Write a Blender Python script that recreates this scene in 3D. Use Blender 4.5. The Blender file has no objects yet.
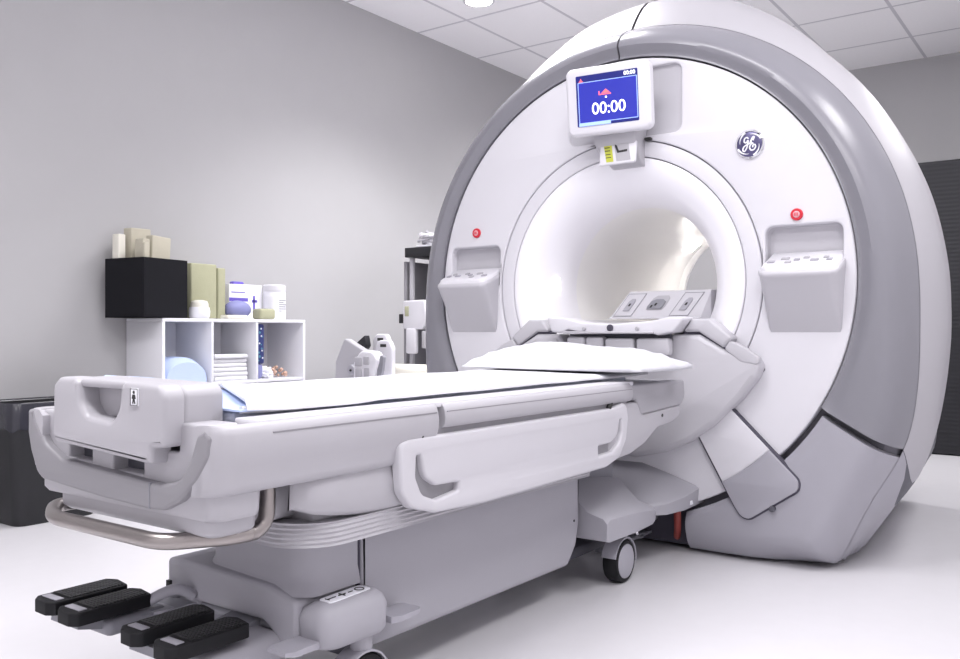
import bpy, bmesh, math, random
from mathutils import Vector, Matrix
random.seed(7)
PI = math.pi
sc = bpy.context.scene
COL = sc.collection
ZC = 1.085            # height of the magnet's isocentre

# ------------------------------------------------------------------ materials
def mat(name, col, rough=.45, metal=0, spec=.5, emit=None, estr=0, bump=0, bscale=200, coat=0, var=0, vscale=6):
    m = bpy.data.materials.new(name); m.use_nodes = True
    nt = m.node_tree; b = nt.nodes['Principled BSDF']
    b.inputs['Base Color'].default_value = (*col, 1)
    b.inputs['Roughness'].default_value = rough
    b.inputs['Metallic'].default_value = metal
    b.inputs['Specular IOR Level'].default_value = spec
    b.inputs['Coat Weight'].default_value = coat
    if emit:
        b.inputs['Emission Color'].default_value = (*emit, 1)
        b.inputs['Emission Strength'].default_value = estr
    tc = nt.nodes.new('ShaderNodeTexCoord')
    if bump:
        n = nt.nodes.new('ShaderNodeTexNoise'); n.inputs['Scale'].default_value = bscale
        n.inputs['Detail'].default_value = 3
        bp = nt.nodes.new('ShaderNodeBump'); bp.inputs['Strength'].default_value = bump
        bp.inputs['Distance'].default_value = .002
        nt.links.new(tc.outputs['Object'], n.inputs['Vector'])
        nt.links.new(n.outputs['Fac'], bp.inputs['Height'])
        nt.links.new(bp.outputs['Normal'], b.inputs['Normal'])
    if var:
        n = nt.nodes.new('ShaderNodeTexNoise'); n.inputs['Scale'].default_value = vscale
        n.inputs['Detail'].default_value = 4
        mx = nt.nodes.new('ShaderNodeMix'); mx.data_type = 'RGBA'
        mx.inputs[6].default_value = (*[c * (1 - var) for c in col], 1)
        mx.inputs[7].default_value = (*[min(1, c * (1 + var)) for c in col], 1)
        nt.links.new(tc.outputs['Object'], n.inputs['Vector'])
        nt.links.new(n.outputs['Fac'], mx.inputs[0])
        nt.links.new(mx.outputs[2], b.inputs['Base Color'])
    return m

M = dict(
    white=mat('white_plastic', (.69, .68, .72), .3, bump=.05, bscale=300),
    white_soft=mat('white_plastic_satin', (.52, .51, .545), .42, bump=.05, bscale=300),
    warm=mat('bore_liner_plastic', (.90, .89, .88), .42),
    shell=mat('pale_plastic', (.42, .41, .44), .42, bump=.05, bscale=300),
    panel=mat('panel_plastic', (.56, .55, .585), .42),
    bezel=mat('blue_grey_plastic', (.225, .222, .25), .26, bump=.08, bscale=400),
    lower=mat('light_grey_plastic', (.36, .352, .395), .45, bump=.08, bscale=400),
    tgrey=mat('table_grey_plastic', (.37, .362, .40), .5, bump=.06, bscale=400),
    bracket=mat('warm_grey_plastic', (.255, .248, .268), .45, bump=.06, bscale=400),
    mid=mat('mid_grey_plastic', (.24, .24, .27), .45),
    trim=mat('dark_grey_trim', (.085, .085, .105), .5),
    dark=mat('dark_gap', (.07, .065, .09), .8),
    black=mat('black_plastic', (.010, .010, .013), .5, bump=.1, bscale=300),
    rubber=mat('black_rubber', (.009, .009, .011), .6, spec=.25),
    steel=mat('brushed_steel', (.36, .33, .32), .34, metal=1),
    chrome=mat('chrome', (.75, .75, .78), .12, metal=1),
    red=mat('red_plastic', (.62, .02, .04), .35),
    pink=mat('pale_pink_plastic', (.75, .38, .42), .4),
    sheet=mat('white_bed_sheet', (.70, .70, .735), .85, bump=.3, bscale=60),
    pad=mat('grey_blue_vinyl', (.50, .53, .63), .5),
    blue=mat('pale_blue_cloth', (.50, .60, .86), .85, bump=.2, bscale=80),
    pillow=mat('paper_pillow_cover', (.62, .62, .66), .8, bump=.3, bscale=40),
    wall=mat('wall_paint', (.44, .435, .445), .75, bump=.06, bscale=120, var=.02),
    wall_bounce=mat('bounce_wall_paint', (.70, .69, .70), .8),  # for the unseen walls, made paler to bounce more light
    core=mat('gap_liner', (.17, .165, .19), .8),
    floor=mat('white_vinyl_floor', (.64, .63, .655), .35, var=.025, vscale=14),
    box=mat('black_fabric', (.010, .010, .013), .9, spec=.2, bump=.3, bscale=150),
    foam=mat('beige_foam', (.50, .47, .38), .95, bump=.4, bscale=180, var=.06, vscale=30),
    foamg=mat('olive_foam', (.40, .40, .27), .95, bump=.4, bscale=180, var=.06, vscale=30),
    cream=mat('cream_vinyl', (.72, .70, .62), .6),
    purple=mat('slate_blue_vinyl', (.22, .23, .45), .6),
    paper=mat('white_card', (.85, .85, .9), .6),
    violet=mat('violet_print', (.14, .10, .50), .6),
    navy=mat('navy_print', (.03, .04, .16), .6),
    teal=mat('teal_print', (.08, .25, .33), .6),
    tan=mat('tan_rubber', (.55, .36, .28), .6),
    shelf=mat('white_laminate', (.80, .80, .84), .4),
    yellow=mat('yellow_sticker', (.50, .52, .06), .6),
    ink=mat('black_print', (.02, .02, .02), .5),
    scr=mat('screen_blue', (.01, .01, .1), .3, emit=(.02, .03, .42), estr=.8),
    scrd=mat('screen_navy', (.0, .0, .03), .3, emit=(.01, .015, .16), estr=1.0),
    scrl=mat('screen_pale_blue', (.2, .3, .7), .3, emit=(.28, .38, .85), estr=1.0),
    scrw=mat('screen_white', (.8, .8, .8), .3, emit=(1, 1, 1), estr=1.0),
    scrr=mat('screen_red', (.6, .1, .1), .3, emit=(.85, .12, .14), estr=1.0),
    lamp=mat('lit_lens', (1, 1, 1), .3, emit=(1, .97, .92), estr=14),
    borelamp=mat('bore_lens_glow', (1, 1, 1), .3, emit=(1, .96, .9), estr=110),
    hose=mat('rusty_red_rubber', (.33, .06, .05), .5),
    flare=mat('bright_white_plastic', (.88, .87, .91), .3),
    plate=mat('pale_grey_plastic', (.36, .352, .38), .42),
    badge=mat('dark_silver', (.10, .09, .19), .3, metal=.4),
)

# steel with streaks along the bar
def ceiling_mat():
    m = mat('ceiling_tiles', (.66, .655, .70), .9)
    nt = m.node_tree; b = nt.nodes['Principled BSDF']
    tc = nt.nodes.new('ShaderNodeTexCoord'); sp = nt.nodes.new('ShaderNodeSeparateXYZ')
    nt.links.new(tc.outputs['Object'], sp.inputs[0])
    def line(sock, off, pitch, w):
        a = nt.nodes.new('ShaderNodeMath'); a.operation = 'SUBTRACT'; nt.links.new(sock, a.inputs[0]); a.inputs[1].default_value = off - pitch / 2
        d = nt.nodes.new('ShaderNodeMath'); d.operation = 'FLOORED_MODULO'; nt.links.new(a.outputs[0], d.inputs[0]); d.inputs[1].default_value = pitch
        s = nt.nodes.new('ShaderNodeMath'); s.operation = 'SUBTRACT'; nt.links.new(d.outputs[0], s.inputs[0]); s.inputs[1].default_value = pitch / 2
        c = nt.nodes.new('ShaderNodeMath'); c.operation = 'ABSOLUTE'; nt.links.new(s.outputs[0], c.inputs[0])
        l = nt.nodes.new('ShaderNodeMath'); l.operation = 'LESS_THAN'; nt.links.new(c.outputs[0], l.inputs[0]); l.inputs[1].default_value = w
        return l.outputs[0]
    lx = line(sp.outputs[0], -2.14, .64, .012); ly = line(sp.outputs[1], 1.78, .767, .012)
    mx = nt.nodes.new('ShaderNodeMath'); mx.operation = 'MAXIMUM'; nt.links.new(lx, mx.inputs[0]); nt.links.new(ly, mx.inputs[1])
    n = nt.nodes.new('ShaderNodeTexNoise'); n.inputs['Scale'].default_value = 90; nt.links.new(tc.outputs['Object'], n.inputs['Vector'])
    c1 = nt.nodes.new('ShaderNodeMix'); c1.data_type = 'RGBA'
    c1.inputs[6].default_value = (.90, .89, .91, 1); c1.inputs[7].default_value = (.95, .94, .96, 1)
    nt.links.new(n.outputs['Fac'], c1.inputs[0])
    c2 = nt.nodes.new('ShaderNodeMix'); c2.data_type = 'RGBA'
    c2.inputs[7].default_value = (.62, .61, .65, 1)
    nt.links.new(mx.outputs[0], c2.inputs[0]); nt.links.new(c1.outputs[2], c2.inputs[6])
    nt.links.new(c2.outputs[2], b.inputs['Base Color'])
    return m
M['ceiling'] = ceiling_mat()

def rib_mat(name, col, pitch, axis):
    m = mat(name, col, .6)
    nt = m.node_tree; b = nt.nodes['Principled BSDF']
    tc = nt.nodes.new('ShaderNodeTexCoord'); w = nt.nodes.new('ShaderNodeTexWave')
    w.bands_direction = axis; w.inputs['Scale'].default_value = .314 / pitch
    bp = nt.nodes.new('ShaderNodeBump'); bp.inputs['Distance'].default_value = pitch * .4; bp.inputs['Strength'].default_value = .9 if pitch < .02 else .12
    nt.links.new(tc.outputs['Object'], w.inputs['Vector']); nt.links.new(w.outputs['Fac'], bp.inputs['Height'])
    nt.links.new(bp.outputs['Normal'], b.inputs['Normal'])
    return m
M['ribbed'] = rib_mat('ribbed_rubber', (.008, .008, .010), .009, 'Y')
M['slatted'] = rib_mat('slatted_black', (.012, .012, .016), .03, 'Z')

# ------------------------------------------------------------------ helpers
def finish(me, m, smooth=40):
    me.materials.clear(); me.materials.append(m)
    for p in me.polygons: p.use_smooth = True
    me.set_sharp_from_angle(angle=math.radians(smooth))

def obj(name, src, m, parent=None, smooth=40):
    if isinstance(src, bmesh.types.BMesh):
        bmesh.ops.recalc_face_normals(src, faces=src.faces)
        me = bpy.data.meshes.new(name); src.to_mesh(me); src.free()
    else:
        me = src; me.name = name
    finish(me, M[m] if isinstance(m, str) else m, smooth)
    o = bpy.data.objects.new(name, me); COL.objects.link(o)
    if parent is not None:
        o.parent = parent
        o.matrix_parent_inverse = parent_world(parent).inverted()
    return o

def parent_world(p):
    w = p.matrix_basis.copy()
    if p.parent is not None:
        w = parent_world(p.parent) @ p.matrix_parent_inverse @ w
    return w

def thing(name, label, cat, loc=(0, 0, 0), group=None):
    o = bpy.data.objects.new(name, None); COL.objects.link(o); o.location = loc
    o.empty_display_size = .1
    return tag(o, label, cat, group)

def tag(o, label, cat, group=None):
    o['label'] = label; o['category'] = cat
    if group: o['group'] = group
    return o

def struct(o):
    o['kind'] = 'structure'; return o

def bevel(bm, w, seg=2, ang=30):
    if w <= 0: return bm
    es = [e for e in bm.edges if len(e.link_faces) == 2 and e.calc_face_angle(0) > math.radians(ang)]
    bmesh.ops.bevel(bm, geom=es, offset=w, segments=seg, profile=.5, affect='EDGES', clamp_overlap=True)
    return bm

def box(x0, x1, y0, y1, z0, z1, b=.005, seg=2, bm=None):
    own = bmesh.new()
    vs = [own.verts.new((x, y, z)) for x in (x0, x1) for y in (y0, y1) for z in (z0, z1)]
    for f in ((0, 1, 3, 2), (4, 6, 7, 5), (0, 4, 5, 1), (2, 3, 7, 6), (0, 2, 6, 4), (1, 5, 7, 3)):
        own.faces.new([vs[i] for i in f])
    bmesh.ops.recalc_face_normals(own, faces=own.faces)
    bevel(own, b, seg)
    if bm is None: return own
    join(bm, own); return bm

def join(dst, src):
    me = bpy.data.meshes.new('tmp'); src.to_mesh(me); src.free(); dst.from_mesh(me); bpy.data.meshes.remove(me)

def xf(bm, mtx):
    bmesh.ops.transform(bm, matrix=mtx, verts=bm.verts); return bm

def loft(rings, cap=True, closed=True, bm=None):
    bm = bm or bmesh.new()
    R = [[bm.verts.new(p) for p in r] for r in rings]
    n = len(R[0])
    for a, b in zip(R, R[1:]):
        for i in range(n if closed else n - 1):
            j = (i + 1) % n
            try: bm.faces.new((a[i], a[j], b[j], b[i]))
            except ValueError: pass
    if cap:
        bm.faces.new(R[0][::-1]); bm.faces.new(R[-1])
    return bm

def fillet(pts, r=.01, seg=5):
    """round the corners of a closed polygon; a point may carry its own radius"""
    out = []; n = len(pts)
    for i in range(n):
        p = Vector(pts[i][:2]); rr = pts[i][2] if len(pts[i]) > 2 else r
        a = Vector(pts[i - 1][:2]) - p; b = Vector(pts[(i + 1) % n][:2]) - p
        if rr <= 0 or a.length < 1e-6 or b.length < 1e-6: out.append(tuple(p)); continue
        ang = a.angle(b)
        if ang > PI - .05: out.append(tuple(p)); continue
        d = min(rr / math.tan(ang / 2), a.length * .48, b.length * .48)
        rr2 = d * math.tan(ang / 2)
        p0 = p + a.normalized() * d; p1 = p + b.normalized() * d
        c = p + (a.normalized() + b.normalized()).normalized() * (rr2 / math.sin(ang / 2))
        v0 = p0 - c; v1 = p1 - c
        t = v0.angle(v1) if v0.length > 1e-9 else 0
        s = 1 if v0.x * v1.y - v0.y * v1.x > 0 else -1
        for k in range(seg + 1):
            an = s * t * k / seg
            out.append((c.x + v0.x * math.cos(an) - v0.y * math.sin(an), c.y + v0.x * math.sin(an) + v0.y * math.cos(an)))
    return out

def rrect(x0, x1, y0, y1, r=.01, seg=5):
    return fillet([(x0, y0), (x1, y0), (x1, y1), (x0, y1)], r, seg)

def circ(cx, cy, r, n=96):
    return [(cx + r * math.cos(2 * PI * k / n), cy + r * math.sin(2 * PI * k / n)) for k in range(n)]

AX = {  # local x,y of the drawing and its normal -> world
    'y': lambda pos: Matrix(((1, 0, 0, 0), (0, 0, -1, pos), (0, 1, 0, 0), (0, 0, 0, 1))),   # drawing in x,z facing -Y
    'x': lambda pos: Matrix(((0, 0, 1, pos), (1, 0, 0, 0), (0, 1, 0, 0), (0, 0, 0, 1))),    # drawing in y,z facing +X
    'z': lambda pos: Matrix.Translation((0, 0, pos)),                                        # drawing in x,y facing +Z
}
def curve_mesh(cu, mtx):
    ob = bpy.data.objects.new('tmp', cu); COL.objects.link(ob)
    dg = bpy.context.evaluated_depsgraph_get(); dg.update()
    me = bpy.data.meshes.new_from_object(ob.evaluated_get(dg)); me.transform(mtx)
    bpy.data.objects.remove(ob); bpy.data.curves.remove(cu)
    bm = bmesh.new(); bm.from_mesh(me); bpy.data.meshes.remove(me)
    bmesh.ops.remove_doubles(bm, verts=bm.verts, dist=1e-5)
    return bm

def clean(lp, d=2e-4):
    out = []
    for p in lp:
        if not out or math.hypot(p[0] - out[-1][0], p[1] - out[-1][1]) > d: out.append((p[0], p[1]))
    while len(out) > 3 and math.hypot(out[0][0] - out[-1][0], out[0][1] - out[-1][1]) <= d: out.pop()
    return out

def plate(loops, axis, front, thick, b=0, res=2, tilt=None):
    """flat part with holes: loops[0] outside, others holes; its front face lies at 'front' and it is 'thick' deep; edges rounded by b"""
    b = min(b, thick * .45); seg = 1 if b <= .0008 else 3
    m = AX[axis](front)
    if tilt is not None: m = tilt @ m
    bm = bmesh.new(); fronts = []; backs = []
    for k, lp in enumerate(loops):
        lp = clean(lp); sg = 1 if k == 0 else -1
        prof = [(0, -thick), (0, -b)] if b > 0 else [(0, -thick), (0, 0)]
        if b > 0: prof += [(b * (1 - math.cos(PI / 2 * i / seg)), -b + b * math.sin(PI / 2 * i / seg)) for i in range(1, seg + 1)]
        rings = [[(p[0], p[1], z) for p in (shrink(lp, sg * d) if d else lp)] for d, z in prof]
        loft(rings, False, True, bm); fronts.append(rings[-1]); backs.append(rings[0])
    for rs in (fronts, backs):
        cu = bpy.data.curves.new('tmp', 'CURVE'); cu.dimensions = '2D'; cu.fill_mode = 'BOTH'
        for r in rs:
            sp = cu.splines.new('POLY'); sp.points.add(len(r) - 1); sp.use_cyclic_u = True
            for q, p in zip(sp.points, r): q.co = (p[0], p[1], 0, 1)
        cap = curve_mesh(cu, Matrix.Translation((0, 0, rs[0][0][2])))
        join(bm, cap)
    bmesh.ops.remove_doubles(bm, verts=bm.verts, dist=1e-5)
    xf(bm, m)
    return bm

def shrink(lp, d):
    n = len(lp); area = sum(lp[i - 1][0] * lp[i][1] - lp[i][0] * lp[i - 1][1] for i in range(n))
    s = 1 if area > 0 else -1; out = []
    for i in range(n):
        a = Vector(lp[i - 1][:2]); p = Vector(lp[i][:2]); c = Vector(lp[(i + 1) % n][:2])
        e1 = (p - a); e2 = (c - p)
        if e1.length < 1e-9 or e2.length < 1e-9: out.append(tuple(p)); continue
        n1 = Vector((-e1.y, e1.x)).normalized() * s; n2 = Vector((-e2.y, e2.x)).normalized() * s
        nn = n1 + n2
        if nn.length < 1e-6: out.append(tuple(p)); continue
        nn.normalize(); k = d / max(.7, nn.dot(n1)); q = p + nn * k
        out.append((q.x, q.y))
    return out

def text(s, size, axis, pos, x, z, m, parent, name, mtx=None, ext=.0008, bold=0):
    cu = bpy.data.curves.new('tmp', 'FONT'); cu.body = s; cu.size = size; cu.extrude = ext; cu.offset = bold
    cu.align_x = 'CENTER'; cu.align_y = 'CENTER'
    w = AX[axis](pos) @ Matrix.Translation((x, z, 0))
    if mtx is not None: w = mtx @ w
    return obj(name, curve_mesh(cu, w), m, parent)

def tube(path, r, n=12, cap=True, bm=None, radii=None):
    P = [Vector(p) for p in path]; rings = []
    up = Vector((0, 0, 1)); t0 = (P[1] - P[0]).normalized()
    if abs(t0.dot(up)) > .9: up = Vector((1, 0, 0))
    u = t0.cross(up).normalized()
    for i, p in enumerate(P):
        t = ((P[i + 1] if i + 1 < len(P) else P[i]) - (P[i - 1] if i else P[i])).normalized()
        u = (u - t * u.dot(t)).normalized(); v = t.cross(u)
        rr = radii[i] if radii else r
        rings.append([p + (u * math.cos(a) + v * math.sin(a)) * rr for a in [2 * PI * k / n for k in range(n)]])
    return loft(rings, cap, True, bm)

def smooth_path(pts, k=8):
    P = [Vector(p) for p in pts]; out = []
    for i in range(len(P) - 1):
        a = P[max(i - 1, 0)]; b = P[i]; c = P[i + 1]; d = P[min(i + 2, len(P) - 1)]
        for j in range(k):
            t = j / k
            out.append(.5 * ((2 * b) + (c - a) * t + (2 * a - 5 * b + 4 * c - d) * t * t + (3 * b - a - 3 * c + d) * t ** 3))
    out.append(P[-1]); return out

def corner_path(pts, r, seg=6):
    P = [Vector(p) for p in pts]; out = [P[0]]
    for i in range(1, len(P) - 1):
        a = (P[i - 1] - P[i]).normalized(); b = (P[i + 1] - P[i]).normalized()
        p0 = P[i] + a * r; p1 = P[i] + b * r
        for k in range(seg + 1):
            t = k / seg
            out.append(p0 * (1 - t) ** 2 + P[i] * 2 * t * (1 - t) + p1 * t * t)
    out.append(P[-1]); return out

def cyl(p0, p1, r, n=24, b=.0, bm=None, r1=None):
    own = tube([p0, p1], r, n, radii=[r, r1 if r1 is not None else r])
    if b:
        bmesh.ops.recalc_face_normals(own, faces=own.faces); bevel(own, b, 2, 50)
    if bm is None: return own
    join(bm, own); return bm

def lathe_y(prof, cx, cz, n=96, a0=0, a1=2 * PI, bm=None, cap=False):
    full = abs(a1 - a0 - 2 * PI) < 1e-6
    rings = []
    N = n if full else n + 1
    for r, y in prof:
        rings.append([(cx + r * math.cos(a0 + (a1 - a0) * k / n), y, cz + r * math.sin(a0 + (a1 - a0) * k / n)) for k in range(N)])
    return loft(rings, cap, full, bm)

def interp(tab, x):
    if x >= tab[0][0]: return tab[0][1]
    if x <= tab[-1][0]: return tab[-1][1]
    for (x0, v0), (x1, v1) in zip(tab, tab[1:]):
        if x1 <= x <= x0:
            return v0 + (v1 - v0) * (x0 - x) / (x0 - x1)

def sstep(t):
    t = max(0, min(1, t)); return t * t * (3 - 2 * t)

# ------------------------------------------------------------------ room
H = 3.16; XL = -2.6; XR = 3.1; YB = 4.72; YF = -4.6
struct(obj('floor', box(XL - .1, XR + .1, YF - .1, YB + .1, -.1, 0, 0), 'floor'))
struct(obj('ceiling', box(XL - .1, XR + .1, YF - .1, YB + .1, H, H + .1, 0), 'ceiling'))
struct(obj('wall_left', box(XL - .1, XL, YF - .1, YB + .1, 0, H, 0), 'wall'))
struct(obj('wall_back', box(XL, XR, YB, YB + .1, 0, H, 0), 'wall'))
struct(obj('wall_right', box(XR, XR + .1, YF - .1, YB + .1, 0, H, 0), 'wall_bounce'))
struct(obj('wall_front', box(XL, XR, YF - .1, YF, 0, H, 0), 'wall_bounce'))

cab = thing('storage_cabinet', 'tall black slatted cabinet against the back wall, right of the scanner', 'cabinet', (1.2, 4.2, 0))
obj('body', box(.3, 2.3, 3.72, 4.7, 0, 2.12, .01), 'black', cab)
obj('door', box(.32, 1.29, 3.70, 3.718, .01, 2.10, .004), 'slatted', cab)
obj('door', box(1.31, 2.28, 3.70, 3.718, .01, 2.10, .004), 'slatted', cab)

# ------------------------------------------------------------------ scanner
G = thing('mri_scanner', 'large round white and grey MRI scanner with open bore and blue display', 'scanner', (0, .8, 0))
GT = [(90, 1.108), (60, 1.105), (30, 1.108), (10, 1.115), (0, 1.122), (-5, 1.13), (-10, 1.142), (-16, 1.168), (-22, 1.20), (-28, 1.235), (-34, 1.25),
      (-40, 1.262), (-47, 1.315), (-51.5, 1.37), (-60, 1.40), (-90, 1.4)]
OT = [(90, 1.30), (75, 1.285), (60, 1.228), (50, 1.188), (42, 1.18), (30, 1.165), (20, 1.168), (8, 1.172), (-5, 1.19), (-15, 1.22), (-22, 1.25), (-29, 1.29),
      (-36, 1.322), (-41, 1.325), (-46, 1.34), (-51, 1.385), (-60, 1.41), (-90, 1.41)]
def lim(r, a, z0=.015):
    if a < -30: r = min(r, (ZC - z0) / math.sin(math.radians(-a)))
    return r
def smooth_tab(tab, a, w=3.0):
    return sum(interp(tab, max(-90, min(90, a + d))) * k for d, k in ((-w, .25), (0, .5), (w, .25)))
rG = lambda a: lim(smooth_tab(GT, a), a)
def rO(a, y):
    s = 1 - (1 - min(1, max(0, (y - .122) / .25))) ** 2
    r = smooth_tab(GT, a) * (1 - s) + smooth_tab(OT, a) * s
    k = interp([(1.72, .80), (1.68, .825), (1.6, .845), (1.45, .865), (1.2, .905), (.8, .955), (.45, .995), (.3, 1.0), (.0, 1.0)], y)
    k += (1 - k) * .62 * sstep((-a - 27) / 16)
    return lim(r * k, a)
def pol(r, a, y, side):
    return (side * r * math.cos(math.radians(a)), y, ZC + r * math.sin(math.radians(a)))

ys = [.122, .13, .15, .18, .22, .27, .33, .40, .5, .65, .85, 1.05, 1.25, 1.4, 1.52, 1.6, 1.66, 1.70, 1.72]
b1 = lambda y: interp([(2, -36), (.32, -36), (.26, -34.8), (.20, -33.0), (.15, -31.2), (.12, -30.2)], y)
b2 = lambda y: interp([(2, -41.5), (.36, -41.5), (.29, -40), (.24, -37), (.20, -33.4), (.15, -31.4), (.12, -30.4)], y)
def side_strip(lo, hi, n, bm, side, yy=ys, back=False):
    rings = []
    for y in yy:
        a0 = lo(y) if callable(lo) else lo; a1 = hi(y) if callable(hi) else hi
        rings.append([pol(rO(a0 + (a1 - a0) * k / n, y), a0 + (a1 - a0) * k / n, y, side) for k in range(n + 1)])
    if back:
        a0 = lo(1.72) if callable(lo) else lo; a1 = hi(1.72) if callable(hi) else hi
        rings.append([pol(.46, a0 + (a1 - a0) * k / n, 1.73, side) for k in range(n + 1)])
    return loft(rings, False, False, bm)
for side in (1, -1):
    bm = side_strip(89.7, b1, 60, bmesh.new(), side, back=True)
    obj('side_cover', bm, 'shell', G)
    obj('dark_trim', side_strip(b1, b2, 3, bmesh.new(), side, back=True), 'trim', G)
    obj('lower_side_cover', side_strip(b2, -90, 40, bmesh.new(), side, back=True), 'lower', G)
# dark inner core seen through the panel gaps
core = bmesh.new()
aa = [90 - k * 3 for k in range(61)]
full = [(1, a) for a in aa] + [(-1, a) for a in aa[::-1]]
rg = []
for y, k, r0 in ((.075, None, .60), (.06, None, .90), (.075, .955, 0), (.12, .985, 0), (.3, .985, 0), (1.5, .97, 0)):
    rg.append([pol((r0 if k is None else rO(a, max(y, .115)) * k), a, y, s) for s, a in full])
loft(rg, False, True, core)
obj('inner_core', core, 'core', G)

# grey bezel panels
def bez(bm, side, arows, r_in, amp, xmin=None):
    us = [0, .0, .03, .06, .1, .15, .22, .3, .4, .5, .6, .7, .8, .88, .94, .98, 1.0]
    grid = []
    n = len(arows)
    for i, a in enumerate(arows):
        ring = []
        ro = rG(a); A = amp(a)
        for j, u in enumerate(us):
            r = r_in + (ro - r_in) * u
            d1 = r - r_in; d2 = ro - r
            y = -.004 - .016 * sstep(d1 / .035) + (A + .02) * max(0, 1 - d2 / .13) ** 2.4
            if a > -30: y += .010 * math.sin(PI * min(1, d1 / .05)) * (1 if d1 < .05 else 0)
            if j == 0: y = .06
            if i in (0, n - 1): y = max(y, 0) + .05
            p = pol(r, a, y, side)
            if xmin is not None: p = (side * max(side * p[0], xmin), p[1], p[2])
            ring.append(p)
        ring.append((ring[-1][0], max(.14, ring[-1][1]), ring[-1][2]))
        grid.append(ring)
    grid.insert(1, [(x, y, z) for (x, y, z) in grid[1]]); grid[0] = [(q[0], g[1], q[2]) for q, g in zip(grid[1], grid[0])]
    return loft(grid, False, False, bm)
up_rows = [89.75 - (89.75 + 30.2) * k / 80 for k in range(81)]
ups = [up_rows[0]] + up_rows + [up_rows[-1]]
lo_rows = [-31.7 - (80 - 31.7) * k / 50 for k in range(51)]
los = [lo_rows[0]] + lo_rows + [lo_rows[-1]]
for side in (1, -1):
    obj('bezel_panel', bez(bmesh.new(), side, ups, .946, lambda a: .125), 'bezel', G, 35)
    obj('lower_panel', bez(bmesh.new(), side, los, .966, lambda a: .125 - .095 * sstep((-a - 50) / 14), .30), 'lower', G, 35)
# dark recess under the table between the lower panels
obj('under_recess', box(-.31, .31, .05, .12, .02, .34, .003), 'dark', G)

# white face: outer disc with the pocket recesses
pocR = rrect(.612, .893, 1.09, 1.285, .03); pocL = rrect(-.893, -.612, 1.09, 1.285, .03)
mrec = rrect(-.245, .275, 1.695, 1.975, .035)
face = plate([circ(0, ZC, .941, 160), circ(0, ZC, .606, 128), pocR, pocL, mrec], 'y', 0, .05, .008)
obj('face_panel', face, 'white', G, 30)
for lp, nm in ((pocR, 'pocket_liner'), (pocL, 'pocket_liner'), (mrec, 'monitor_recess')):
    lo = shrink(lp, -.004)
    n = len(lo)
    c = (sum(p[0] for p in lo) / n, sum(p[1] for p in lo) / n)
    dp = .05 if nm == 'pocket_liner' else .018
    rings = [[(p[0], .012, p[1]) for p in lo]]
    rings.append([(c[0] + (p[0] - c[0]) * .97, dp * .8, c[1] + (p[1] - c[1]) * .96) for p in lo])
    rings.append([(c[0] + (p[0] - c[0]) * .93, dp, c[1] + (p[1] - c[1]) * .90) for p in lo])
    bm = loft(rings, False); bm.faces.new([v for v in bm.verts][2 * n:3 * n])
    obj(nm, bm, 'white_soft', G)
obj('face_ring', plate([circ(0, ZC, .602, 128), circ(0, ZC, .538, 128)], 'y', .003, .04, .006), 'white', G, 30)
fl = [(.534, .03), (.534, .006), (.531, .002), (.520, .001), (.50, .004), (.475, .013), (.45, .028), (.425, .05), (.40, .082), (.38, .118), (.365, .155), (.356, .19), (.352, .22), (.35, .25)]
obj('bore_flare', lathe_y(fl, 0, ZC, 128), 'flare', G, 60)
obj('bore_liner', lathe_y([(.35, .25), (.3485, .255), (.3485, .6), (.3485, 1.0), (.3485, 1.42), (.352, 1.46), (.362, 1.54), (.385, 1.62), (.42, 1.69), (.47, 1.73)], 0, ZC, 128), 'warm', G, 60)
# lit lens deep in the bore, and a glowing patch on its flare
def bore_patch(y, ang, w, l, r, tiltr=0):
    n = 8; rings = []
    for yy, k in ((y - l / 2, 0), (y - l / 2, .006), (y + l / 2, .006), (y + l / 2, 0)):
        rr = r(yy) - k + .002
        rings.append([(rr * math.cos(ang + w * (i / n - .5)), yy, ZC + rr * math.sin(ang + w * (i / n - .5))) for i in range(n + 1)])
    return loft(rings, False, False)
obj('bore_glow', bore_patch(1.30, math.radians(128), .16, .10, lambda y: .3485), 'borelamp', G)
fr = lambda y: interp([(a[1], a[0]) for a in reversed(fl[3:])], y)
obj('bore_glow', bore_patch(.115, math.radians(178), .165, .03, fr), 'lamp', G)  # bright spot on the flare, put in as a glowing patch
for k in range(4):
    obj('liner_rib', lathe_y([(.3485, 1.43 + k * .018), (.345, 1.436 + k * .018), (.3485, 1.442 + k * .018)], 0, ZC, 64, PI * .35, PI * 1.2), 'warm', G)

# red stop buttons
for x, z in ((.731, 1.322), (-.743, 1.350)):
    b = obj('stop_button', lathe_y([(.0225, .002), (.0225, -.006), (.020, -.009), (.0135, -.009), (.0125, -.004)], x, z, 40), 'red', G)
    obj('button_cap', lathe_y([(.0128, -.003), (.0125, -.010), (.009, -.012), (.0001, -.0125)], x, z, 32), 'pink', b)
    bm = bmesh.new()
    for k in (-1, 0, 1):
        box(x + k * .005 - .0012, x + k * .005 + .0012, -.0135, -.012, z - .006, z + .006, 0, 1, bm)
    obj('button_print', bm, 'red', b)

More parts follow.
